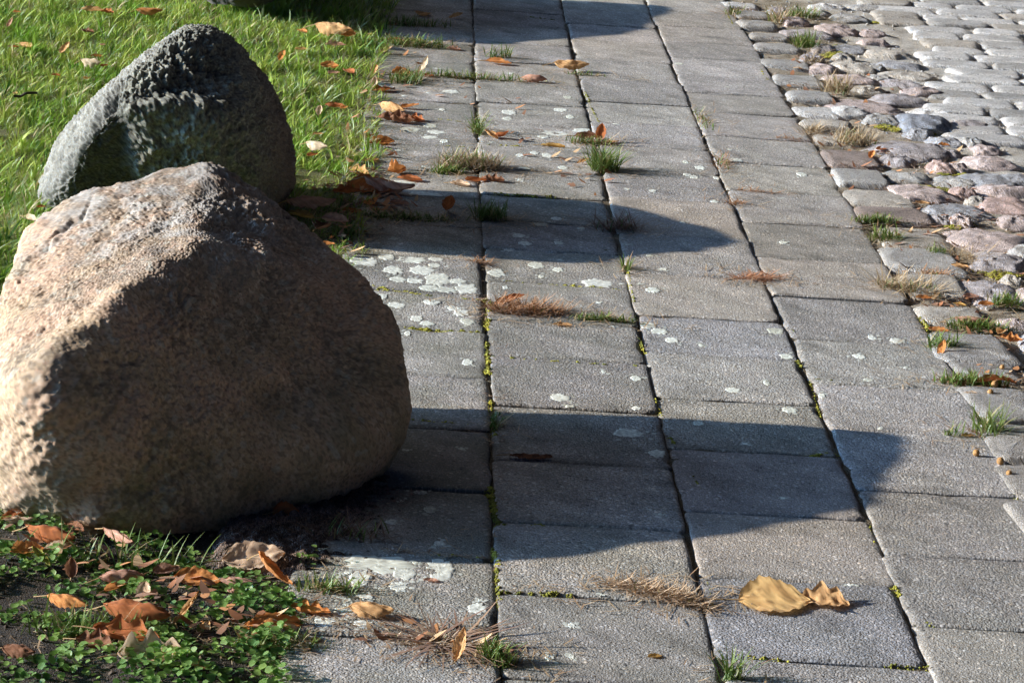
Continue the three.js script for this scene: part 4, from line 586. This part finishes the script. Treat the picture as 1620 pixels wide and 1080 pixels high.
const LEAVES = [
  [604, 222, 34, { c: 'orange', w: 0.34, curl: 70, bend: 30, yaw: 30, roll: 20, label: 'orange leaf in the grass fringe left of the lichen slab' }],
  [566, 268, 36, { c: 'tan', w: 0.3, curl: 60, bend: 30, yaw: -40, roll: 20, lobed: 1, label: 'tan leaf at the border of sun and shade on the lawn' }],
  [548, 300, 34, { c: 'rust', w: 0.34, curl: 80, bend: 30, yaw: 20, lobed: 1, label: 'rust leaf in the shade left of the brown orange leaf' }],
  [648, 282, 30, { c: 'rust', w: 0.34, curl: 70, bend: 30, yaw: -10, label: 'rust leaf between two lichen crusts at the lawn corner' }],
  [604, 140, 30, { c: 'rust', w: 0.32, curl: 70, bend: 30, yaw: 40, label: 'rust leaf in the grass fringe above the large tan curled leaf' }],
  [655, 186, 30, { c: 'rust', w: 0.36, curl: 80, bend: 40, yaw: -30, lobed: 1, label: 'crumpled rust leaf below the pointed orange leaf' }],
  [530, 345, 34, { c: 'pink', w: 0.34, curl: 60, bend: 20, yaw: -20, roll: 15, label: 'pale pink leaf at the shaded slab corner behind the large boulder' }],
  [40, 866, 50, { c: 'orange', w: 0.34, curl: 70, bend: 30, yaw: 20, roll: 18, label: 'orange leaf at the left edge under the narrow beige leaf' }],
  [150, 1012, 60, { c: 'brown', w: 0.34, curl: 70, bend: 30, yaw: -20, roll: 15, lobed: 1, label: 'brown crumpled leaf left of the broad pale beige leaf' }],
  [262, 900, 44, { c: 'pink', w: 0.3, curl: 70, bend: 30, yaw: 30, roll: 15, label: 'pink leaf between the small oval cream one and the boulder foot' }],
  [1462, 470, 24, { c: 'orange', w: 0.3, curl: 60, yaw: 10, label: 'orange leaf scrap in the pale straw tuft' }],
  [1520, 420, 26, { c: 'tan', w: 0.3, curl: 60, yaw: -20, label: 'tan leaf scrap in the straw between two pink field stones' }],
  [1395, 235, 18, { c: 'rust', w: 0.34, curl: 60, yaw: 20, label: 'rust leaf scrap in the straw right of the small upright leaf' }],
  [1460, 320, 20, { c: 'tan', w: 0.3, curl: 60, yaw: -10, label: 'tan leaf scrap above the blue grey field stone' }],
  [1226, 944, 112, { c: 'gold', w: 0.5, curl: -16, bend: -10, yaw: 3, pitch: 2, roll: 8, calm: 0.4, stalk: 0.5, label: 'large golden leaf with its stalk to the left, lying on the front slabs' }],
  [1307, 945, 66, { c: 'tan', w: 0.42, curl: -50, bend: -30, yaw: -8, roll: 12, lobed: 1, bare: 1, label: 'crumpled tan leaf touching the tip of the large golden leaf' }],
  [401, 879, 88, { c: 'beige', w: 0.34, curl: 30, bend: 12, yaw: 12, roll: 24, pitch: 6, label: 'pale pinkish leaf lying at the foot of the large boulder' }],
  [432, 900, 74, { c: 'orange', w: 0.17, curl: 100, bend: 60, yaw: -38, pitch: -26, label: 'bright orange rolled leaf leaning against the pale pinkish one' }],
  [587, 967, 64, { c: 'tan', w: 0.3, curl: 70, bend: 30, yaw: -8, roll: 206, label: 'orange leaf between white lichen crusts on the near slab' }],
  [728, 1022, 52, { c: 'tan', w: 0.2, curl: 60, bend: 30, yaw: 70, pitch: 52, label: 'pointed orange leaf standing up in the flattened plant' }],
  [238, 1026, 105, { c: 'beige', w: 0.36, curl: 50, bend: 30, yaw: 14, roll: 20, lobed: 1, label: 'broad pale beige leaf among the clover near the bottom edge' }],
  [200, 997, 100, { c: 'rust', w: 0.28, curl: 80, bend: 40, yaw: -16, roll: 14, lobed: 1, label: 'rust leaf lying across the broad pale beige leaf' }],
  [215, 972, 110, { c: 'rust', w: 0.26, curl: 75, bend: 35, yaw: -14, roll: 206, label: 'dark rust leaf just above the rust and beige pair in the clover' }],
  [193, 915, 66, { c: 'pink', w: 0.26, curl: 90, bend: 50, yaw: 18, roll: 208, label: 'pinkish curled leaf left of the small oval cream one' }],
  [178, 928, 34, { c: 'orange', w: 0.28, curl: 90, bend: 20, yaw: 48, roll: 20, label: 'small glossy orange leaf under the pinkish curled one' }],
  [227, 934, 28, { c: 'beige', w: 0.4, curl: 40, bend: 20, yaw: 80, pitch: 40, label: 'small oval cream leaf upright in the clover' }],
  [104, 953, 68, { c: 'orange', w: 0.24, curl: 80, bend: 40, yaw: -26, roll: 203, label: 'orange rolled leaf in the shaded clover at the left' }],
  [112, 899, 32, { c: 'brown', w: 0.34, curl: 60, bend: 30, yaw: 96, pitch: 50, label: 'small brown leaf standing upright in the clover at the left' }],
  [28, 811, 52, { c: 'rust', w: 0.22, curl: 50, bend: 10, yaw: 34, pitch: 14, label: 'red rust leaf leaning on the lower left side of the large boulder' }],
  [36, 824, 54, { c: 'beige', w: 0.16, curl: 80, bend: 16, yaw: 10, roll: 207, label: 'narrow beige leaf below the red rust leaf at the left edge' }],
  [78, 848, 80, { c: 'rust', w: 0.3, curl: 110, bend: 30, yaw: -24, roll: 202, label: 'folded rust and brown leaf under the left side of the large boulder' }],
  [92, 862, 50, { c: 'beige', w: 0.2, curl: 80, bend: 30, yaw: 40, roll: 40, label: 'pale underside of a leaf tucked below the folded rust leaf' }],
  [185, 850, 66, { c: 'pink', w: 0.17, curl: 80, bend: 10, yaw: -46, roll: 208, label: 'slanting pinkish tan leaf close under the large boulder' }],
  [118, 832, 42, { c: 'brown', w: 0.24, curl: 60, bend: 20, yaw: -44, roll: 20, label: 'dark brown leaf in the shade left of the slanting pinkish one' }],
  [312, 912, 66, { c: 'orange', w: 0.28, curl: 50, bend: 20, yaw: -8, roll: 30, label: 'flat orange brown leaf in the middle of the clover' }],
  [372, 921, 48, { c: 'pink', w: 0.22, curl: 70, bend: 30, yaw: -6, roll: 206, label: 'dull pink leaf right of the flat orange brown leaf' }],
  [371, 936, 26, { c: 'pink', w: 0.36, curl: 80, bend: 40, yaw: -30, lobed: 1, label: 'small crumpled pink leaf just below the dull pink one' }],
  [436, 985, 92, { c: 'orange', w: 0.16, curl: 70, bend: -50, yaw: 10, roll: 30, label: 'long orange boat shaped leaf at the right of the clover' }],
  [491, 962, 58, { c: 'orange', w: 0.28, curl: 80, bend: 40, yaw: -14, roll: 10, lobed: 1, label: 'crumpled orange leaf at the slab edge next to white lichen' }],
  [295, 963, 60, { c: 'tan', w: 0.09, curl: 50, bend: 20, yaw: 52, pitch: 34, label: 'thin twisted tan leaf rising out of the clover' }],
  [326, 989, 26, { c: 'tan', w: 0.36, curl: 60, bend: 20, yaw: -60, roll: 30, label: 'small tan leaf right of the thin twisted one' }],
  [28, 1032, 50, { c: 'brown', w: 0.3, curl: 60, bend: 24, yaw: -14, roll: 207, label: 'dusky brown leaf in the lower left corner' }],
  [312, 1052, 46, { c: 'tan', w: 0.2, curl: 60, bend: 20, yaw: -36, label: 'tan leaf at the bottom edge below the thin twisted one' }],
  [64, 880, 48, { c: 'lime', w: 0.16, curl: 50, bend: 20, yaw: -50, pitch: -16, label: 'yellow green narrow leaf below the folded rust leaf' }],
  [500, 1011, 18, { c: 'tan', w: 0.4, curl: 50, yaw: 30, label: 'tiny tan leaf below the crumpled orange leaf at the slab edge' }],
  [452, 806, 40, { c: 'rust', w: 0.4, curl: 60, bend: 20, yaw: 10, roll: 40, label: 'dim rust leaf in the deep shade under the large boulder' }],
  [492, 322, 58, { c: 'pink', w: 0.24, curl: 80, bend: 20, yaw: 14, roll: 206, label: 'striped pinkish leaf right behind the large boulder' }],
  [475, 339, 38, { c: 'ochre', w: 0.3, curl: 60, bend: 24, yaw: -30, label: 'yellow ochre leaf behind the shoulder of the large boulder' }],
  [586, 292, 62, { c: 'rust', w: 0.34, curl: 60, bend: 30, yaw: -10, roll: 20, label: 'brown orange leaf in shade at the lawn corner' }],
  [616, 296, 66, { c: 'pink', w: 0.2, curl: 90, bend: -30, yaw: -24, roll: 207, label: 'long salmon leaf lying over the brown orange leaf' }],
  [587, 318, 22, { c: 'orange', w: 0.44, curl: 40, yaw: -70, roll: 20, label: 'small orange oval leaf under the long salmon leaf' }],
  [626, 263, 32, { c: 'orange', w: 0.42, curl: 90, bend: 50, yaw: 50, roll: 30, lobed: 1, label: 'glowing orange crumpled leaf at the sunlit lawn corner' }],
  [586, 251, 24, { c: 'tan', w: 0.4, curl: 60, yaw: 30, label: 'small tan leaf at the grass edge left of the glowing orange one' }],
  [710, 324, 46, { c: 'rust', w: 0.22, curl: 50, bend: 16, yaw: -84, pitch: 40, label: 'rust leaf standing in the joint at the shadow edge of the second boulder' }],
  [509, 356, 34, { c: 'brown', w: 0.36, curl: 70, bend: 40, yaw: 70, lobed: 1, label: 'dark brown crumpled leaf in the shade beside the large boulder' }],
  [516, 385, 20, { c: 'orange', w: 0.3, curl: 50, yaw: 10, label: 'little orange leaf at the right shoulder of the large boulder' }],
  [556, 333, 34, { c: 'rust', w: 0.24, curl: 60, yaw: -24, label: 'rusty leaf right of the striped pinkish leaf' }],
  [632, 320, 24, { c: 'pink', w: 0.32, curl: 60, yaw: -4, label: 'dull pink leaf on the dark grass strip' }],
  [460, 288, 40, { c: 'brown', w: 0.2, curl: 60, yaw: 84, pitch: 60, label: 'brown leaf propped against the right side of the second boulder' }],
  [618, 170, 44, { c: 'tan', w: 0.24, curl: 90, bend: 50, yaw: -46, roll: 207, label: 'large tan curled leaf at the lawn edge by the lichen slab' }],
  [646, 168, 26, { c: 'orange', w: 0.24, curl: 60, yaw: 12, pitch: 10, label: 'pointed orange leaf right of the large tan curled leaf' }],
  [628, 186, 46, { c: 'brown', w: 0.32, curl: 80, bend: 40, yaw: -10, lobed: 1, label: 'dark brown leaf underneath the large tan curled leaf' }],
  [671, 103, 32, { c: 'cream', w: 0.2, curl: 60, bend: 80, yaw: 50, pitch: 46, label: 'cream crescent leaf standing at the lawn edge' }],
  [635, 113, 24, { c: 'orange', w: 0.44, curl: 60, bend: 20, yaw: 10, roll: 20, label: 'round orange leaf left of the cream crescent leaf' }],
  [679, 119, 16, { c: 'rust', w: 0.44, curl: 60, yaw: 40, label: 'tiny rust leaf at the foot of the cream crescent leaf' }],
  [526, 48, 46, { c: 'tan', w: 0.3, curl: 70, bend: 30, yaw: -24, roll: 206, label: 'large straw coloured leaf in the grass at the far shadow edge' }],
  [548, 50, 26, { c: 'orange', w: 0.42, curl: 60, yaw: 40, roll: 30, label: 'orange leaf just right of the large straw coloured leaf' }],
  [531, 69, 24, { c: 'pink', w: 0.36, curl: 60, yaw: 10, label: 'pinkish leaf below the large straw coloured leaf' }],
  [670, 21, 28, { c: 'tan', w: 0.42, curl: 40, bend: 20, yaw: 70, lobed: 1, label: 'tan lobed leaf in the shade at the top' }],
  [722, 25, 22, { c: 'tan', w: 0.34, curl: 60, yaw: 20, pitch: 20, label: 'tan leaf on the shaded slab right of the tan lobed leaf' }],
  [718, 76, 20, { c: 'pink', w: 0.4, curl: 60, yaw: -20, lobed: 1, label: 'pinkish leaf on the shaded slab near the lower edge of the far shadow' }],
  [625, 62, 22, { c: 'rust', w: 0.3, curl: 60, yaw: 0, label: 'rust leaf at the far shadow edge of the lawn' }],
  [660, 64, 28, { c: 'brown', w: 0.24, curl: 60, yaw: -24, label: 'dark brown leaf on the weeds in the far shadow' }],
  [623, 38, 16, { c: 'rust', w: 0.36, curl: 60, yaw: 40, label: 'small rust leaf inside the far shadow on the lawn' }],
  [487, 17, 14, { c: 'ochre', w: 0.4, curl: 60, yaw: 20, label: 'ochre leaf in the dark grass at the top' }],
  [611, 79, 20, { c: 'beige', w: 0.24, curl: 60, yaw: 36, pitch: 20, label: 'beige leaf slanting in the grass near the shaded lawn edge' }],
  [500, 232, 30, { c: 'cream', w: 0.34, curl: 70, bend: 30, yaw: -34, roll: 206, label: 'cream leaf in the grass right of the second boulder' }],
  [494, 244, 18, { c: 'rust', w: 0.3, curl: 60, yaw: 50, label: 'small rust leaf just below the cream leaf on the lawn' }],
  [503, 211, 14, { c: 'tan', w: 0.36, curl: 60, yaw: 30, label: 'tiny tan leaf just above the cream leaf on the lawn' }],
  [521, 102, 24, { c: 'orange', w: 0.32, curl: 80, bend: 40, yaw: -10, roll: 20, label: 'rich orange curled leaf in mid lawn right of the second boulder top' }],
  [552, 112, 22, { c: 'rust', w: 0.38, curl: 70, bend: 30, yaw: -60, label: 'rust leaf right of the rich orange curled leaf' }],
  [528, 114, 16, { c: 'pink', w: 0.36, curl: 60, yaw: 30, label: 'pinkish leaf just below the rich orange curled leaf' }],
  [593, 110, 14, { c: 'tan', w: 0.36, curl: 60, yaw: 70, pitch: 40, label: 'small tan leaf upright near the lawn edge, upper one of two' }],
  [592, 132, 18, { c: 'beige', w: 0.26, curl: 60, yaw: 84, pitch: 60, label: 'small beige leaf upright near the lawn edge, lower one of two' }],
  [446, 88, 20, { c: 'orange', w: 0.3, curl: 60, yaw: 66, pitch: 40, label: 'orange leaf upright beside the right slope of the second boulder' }],
  [477, 77, 16, { c: 'tan', w: 0.3, curl: 60, yaw: 10, label: 'tan leaf in the grass right of the second boulder peak' }],
  [478, 48, 18, { c: 'orange', w: 0.32, curl: 60, yaw: -50, label: 'orange leaf in the grass below the dark far grass' }],
  [530, 166, 24, { c: 'rust', w: 0.34, curl: 80, bend: 40, yaw: -6, label: 'rust leaf in the grass above the cream leaf' }],
  [544, 169, 14, { c: 'orange', w: 0.42, curl: 70, yaw: 60, label: 'orange leaf tip right beside the lone rust leaf in the grass' }],
  [505, 175, 14, { c: 'beige', w: 0.34, curl: 60, yaw: 80, pitch: 50, label: 'tiny beige leaf upright left of the lone rust leaf' }],
  [584, 214, 16, { c: 'rust', w: 0.4, curl: 70, yaw: 70, label: 'small rust leaf at the lawn edge below the large tan curled leaf' }],
  [41, 71, 30, { c: 'tan', w: 0.24, curl: 40, yaw: -44, roll: 20, label: 'tan leaf alone in the grass at the far left' }],
  [102, 76, 26, { c: 'tan', w: 0.24, curl: 50, yaw: 64, pitch: 30, label: 'tan leaf slanting in the grass left of the second boulder' }],
  [143, 101, 30, { c: 'cream', w: 0.36, curl: 70, bend: 30, yaw: -14, roll: 206, lobed: 1, label: 'pale crumpled leaf in the grass beside the left slope of the second boulder' }],
  [153, 88, 18, { c: 'orange', w: 0.36, curl: 60, yaw: 10, label: 'orange leaf just above the pale crumpled leaf' }],
  [137, 123, 14, { c: 'ochre', w: 0.4, curl: 60, yaw: 60, label: 'ochre leaf below the pale crumpled leaf' }],
  [164, 103, 16, { c: 'rust', w: 0.28, curl: 60, yaw: 54, label: 'dark rust leaf right of the pale crumpled leaf' }],
  [146, 14, 32, { c: 'tan', w: 0.32, curl: 60, bend: 24, yaw: 10, label: 'tan leaf in the grass at the top left' }],
  [168, 17, 24, { c: 'rust', w: 0.36, curl: 70, yaw: -30, lobed: 1, label: 'rust leaf right of the tan leaf at the top left' }],
  [236, 19, 36, { c: 'orange', w: 0.26, curl: 60, bend: 20, yaw: 12, roll: 207, label: 'orange leaf in front of the dark third boulder foot' }],
  [138, 48, 22, { c: 'brown', w: 0.36, curl: 70, yaw: -30, lobed: 1, label: 'brown crumpled leaf in the upper left grass' }],
  [15, 36, 18, { c: 'pink', w: 0.2, curl: 50, yaw: 70, pitch: 40, label: 'pink leaf at the left edge near the top' }],
  [26, 18, 12, { c: 'orange', w: 0.4, curl: 60, yaw: 40, label: 'tiny orange leaf in the top left corner' }],
  [20, 73, 18, { c: 'rust', w: 0.22, curl: 60, yaw: 6, label: 'rust leaf at the left edge beside the lone tan leaf' }],
  [23, 147, 14, { c: 'tan', w: 0.3, curl: 60, yaw: -70, label: 'small tan leaf beside the dark twig at the left' }],
  [88, 118, 14, { c: 'rust', w: 0.34, curl: 60, yaw: -6, label: 'small rust leaf left of the ochre leaf on the lawn' }],
  [162, 70, 12, { c: 'pink', w: 0.3, curl: 60, yaw: 60, label: 'tiny pink leaf on the lawn above the left slope of the second boulder' }],
  [47, 344, 30, { c: 'cream', w: 0.26, curl: 60, yaw: -46, roll: 20, label: 'cream leaf in the grass between the two boulders at the left' }],
  [64, 326, 14, { c: 'rust', w: 0.36, curl: 60, yaw: 30, label: 'small rust leaf at the left foot of the second boulder' }],
  [788, 96, 38, { c: 'orange', w: 0.26, curl: 50, bend: 10, yaw: -12, roll: 10, label: 'orange leaf by the grass sprig at the lower edge of the far shadow' }],
  [905, 103, 50, { c: 'tan', w: 0.26, curl: 60, bend: 20, yaw: 6, roll: 202, label: 'broad orange tan leaf on the slab joint right of the far grass' }],
  [845, 125, 38, { c: 'pink', w: 0.3, curl: 80, bend: 70, yaw: -4, roll: 201, label: 'arched pink orange leaf at the end of the far grass strip' }],
  [777, 213, 26, { c: 'tan', w: 0.34, curl: 80, bend: 40, yaw: -40, pitch: -20, label: 'tan half of the curled double leaf on the second slab column' }],
  [795, 213, 30, { c: 'rust', w: 0.3, curl: 80, bend: 40, yaw: -50, pitch: 26, label: 'rust half of the curled double leaf on the second slab column' }],
  [930, 214, 38, { c: 'brown', w: 0.36, curl: 80, bend: 30, yaw: 8, label: 'brown hollow leaf on the weeds above the bright green tuft' }],
  [951, 211, 28, { c: 'rust', w: 0.3, curl: 50, bend: 20, yaw: 80, pitch: 54, label: 'rust leaf point standing right of the brown hollow leaf' }],
  [960, 224, 34, { c: 'tan', w: 0.14, curl: 60, yaw: 6, pitch: 4, label: 'narrow tan leaf lying right above the bright green tuft' }],
  [875, 230, 34, { c: 'ochre', w: 0.26, curl: 60, bend: 20, yaw: -4, label: 'ochre leaf in the cross joint left of the brown hollow leaf' }],
  [923, 255, 22, { c: 'tan', w: 0.26, curl: 60, yaw: 34, pitch: 14, label: 'small tan leaf left of the bright green tuft' }],
  [728, 290, 30, { c: 'beige', w: 0.36, curl: 60, bend: 30, yaw: -20, label: 'beige leaf under the dry clump near the second boulder shadow' }],
  [752, 284, 34, { c: 'rust', w: 0.26, curl: 80, bend: 30, yaw: 14, label: 'rust leaf under the dry clump near the second boulder shadow' }],
  [780, 282, 34, { c: 'brown', w: 0.36, curl: 80, bend: 40, yaw: -14, lobed: 1, label: 'dark crumpled leaf at the right end of the dry clump' }],
  [806, 475, 48, { c: 'rust', w: 0.24, curl: 60, bend: 10, yaw: 26, pitch: 14, label: 'rust leaf lying in the brown dried grass on the second slab column' }],
  [890, 513, 28, { c: 'tan', w: 0.24, curl: 60, yaw: 6, label: 'small tan leaf between the brown dried grass and the green strip' }],
  [840, 722, 60, { c: 'brown', w: 0.16, curl: 40, yaw: 4, label: 'dim brown leaf flat inside the near shadow' }],
  [682, 917, 22, { c: 'pink', w: 0.3, curl: 50, yaw: 4, label: 'pinkish scrap of leaf beside white lichen on the near slab' }],
  [1036, 1037, 22, { c: 'ochre', w: 0.3, curl: 60, yaw: 20, label: 'small ochre scrap alone on the front slab' }],
  [1380, 245, 15, { c: 'orange', w: 0.42, curl: 70, yaw: 60, pitch: 40, label: 'small bright upright leaf in the gutter straw' }],
  [1494, 228, 16, { c: 'orange', w: 0.4, curl: 60, yaw: 10, label: 'small orange leaf on a blue field stone' }],
  [1431, 298, 12, { c: 'orange', w: 0.42, curl: 60, yaw: 30, label: 'tiny orange leaf beside the long pink field stone' }],
  [1537, 468, 24, { c: 'pink', w: 0.36, curl: 60, bend: 30, yaw: 10, label: 'pink leaf at the foot of the large violet field stone' }],
  [1561, 480, 24, { c: 'orange', w: 0.36, curl: 60, yaw: 14, label: 'orange leaf in the grass under the large violet field stone' }],
  [1535, 506, 42, { c: 'pink', w: 0.2, curl: 70, bend: 30, yaw: -4, roll: 203, label: 'pink orange leaf curled on a beige edge cobble' }],
  [1486, 521, 30, { c: 'orange', w: 0.34, curl: 40, bend: 16, yaw: -8, label: 'orange red leaf at the left end of the kerb grass strip' }],
  [1491, 551, 26, { c: 'orange', w: 0.24, curl: 40, yaw: 60, pitch: 50, label: 'orange leaf standing in the green kerb tuft' }],
  [1519, 481, 20, { c: 'ochre', w: 0.32, curl: 50, yaw: -30, label: 'ochre leaf at the corner of the pink orange leaf cobble' }],
  [1577, 601, 58, { c: 'rust', w: 0.18, curl: 80, bend: -40, yaw: 6, label: 'rust leaf arching over the grass at the right edge' }],
  [1601, 534, 34, { c: 'orange', w: 0.4, curl: 90, bend: 60, yaw: -20, lobed: 1, label: 'bright orange crumpled leaf at the right edge' }],
  [1585, 523, 24, { c: 'tan', w: 0.42, curl: 80, yaw: 60, label: 'tan leaf just left of the bright orange crumpled leaf' }],
  [1532, 688, 20, { c: 'ochre', w: 0.3, curl: 60, yaw: 10, label: 'small ochre leaf left of the tall tuft at the right edge' }],
  [1540, 622, 24, { c: 'beige', w: 0.2, curl: 70, yaw: -20, label: 'beige leaf under the grass strip at the right edge' }],
  [1448, 437, 10, { c: 'orange', w: 0.4, curl: 60, yaw: 20, label: 'orange speck of leaf below the grey edge cobble' }],
];
for (const [x, y, s, o] of LEAVES) leaf(x, y, s, o);

// ---------- small round fruits and a twig ----------
const FRUIT = [[1545, 718, 11, 'round tan fruit lying on a slab with its own shadow, at the right'], [1583, 732, 12, 'round orange fruit in the kerb joint, middle of three at the right'], [1597, 750, 10, 'round orange fruit nearest the front in the kerb joint at the right'], [1574, 611, 11, 'round yellow fruit below the rust leaf at the right edge'], [1567, 624, 10, 'broken brown fruit just below the round yellow one'], [1586, 583, 8, 'pale round fruit on the beige cobble above the rust leaf']];
const fruitMat = new THREE.MeshStandardMaterial({ roughness: 0.75, vertexColors: true });
FRUIT.forEach(([px, py, s, label], i) => {
  const p = G(px, py, 0.006), k = K(p), R = s * k / 2, g0 = new THREE.SphereGeometry(R, 18, 12), a = g0.attributes.position, col = [];
  for (let j = 0; j < a.count; j++) { const v = new THREE.Vector3().fromBufferAttribute(a, j), n = 1 + 0.09 * N3(v.x / R * 1.6 + i * 5, v.y / R * 1.6, v.z / R * 1.6); a.setXYZ(j, v.x * n, v.y * n * (v.y > 0 ? 1.08 : 0.95), v.z * n); const w = 0.8 + 0.35 * N3b(v.x / R * 3, v.y / R * 3, v.z / R * 3 + i); col.push(0.5 * w, 0.27 * w, 0.09 * w); }
  g0.setAttribute('color', new THREE.Float32BufferAttribute(col, 3)); g0.computeVertexNormals();
  const g = new THREE.Group(); g.name = numbered('fruit'); g.position.set(p.x, R * 0.95 + (p.x > 1.25 ? 0.004 : topAt(p.x, p.z)), p.z); scene.add(g);
  const m = shade(new THREE.Mesh(g0, fruitMat)); m.name = 'nut'; g.add(m);
  const st = shade(new THREE.Mesh(new THREE.CylinderGeometry(R * 0.06, R * 0.09, R * 0.7, 6), stalkMat)); st.name = 'stalk'; st.position.set(R * 0.3, R * 1.1, 0); st.rotation.z = -0.5; g.add(st);
  tag(g, label, 'fruit', 'small fallen fruits');
});
{
  const a = G(22, 152, 0.05), b = G(58, 147, 0.055), pts = [0, 0.25, 0.5, 0.75, 1].map((t) => new THREE.Vector3().lerpVectors(a, b, t).add(new THREE.Vector3(0, 0.006 * N3(t * 3, 2, 0), 0.008 * N3(t * 3, 9, 0))));
  const m = shade(new THREE.Mesh(new THREE.TubeGeometry(new THREE.CatmullRomCurve3(pts), 24, 0.0042, 7), new THREE.MeshStandardMaterial({ color: new THREE.Color().setRGB(0.06, 0.045, 0.035), roughness: 0.9 }))); m.name = 'twig'; scene.add(m);
  tag(m, 'short dark twig lying in the grass at the left', 'twig');
}
renderer.render(scene, camera);
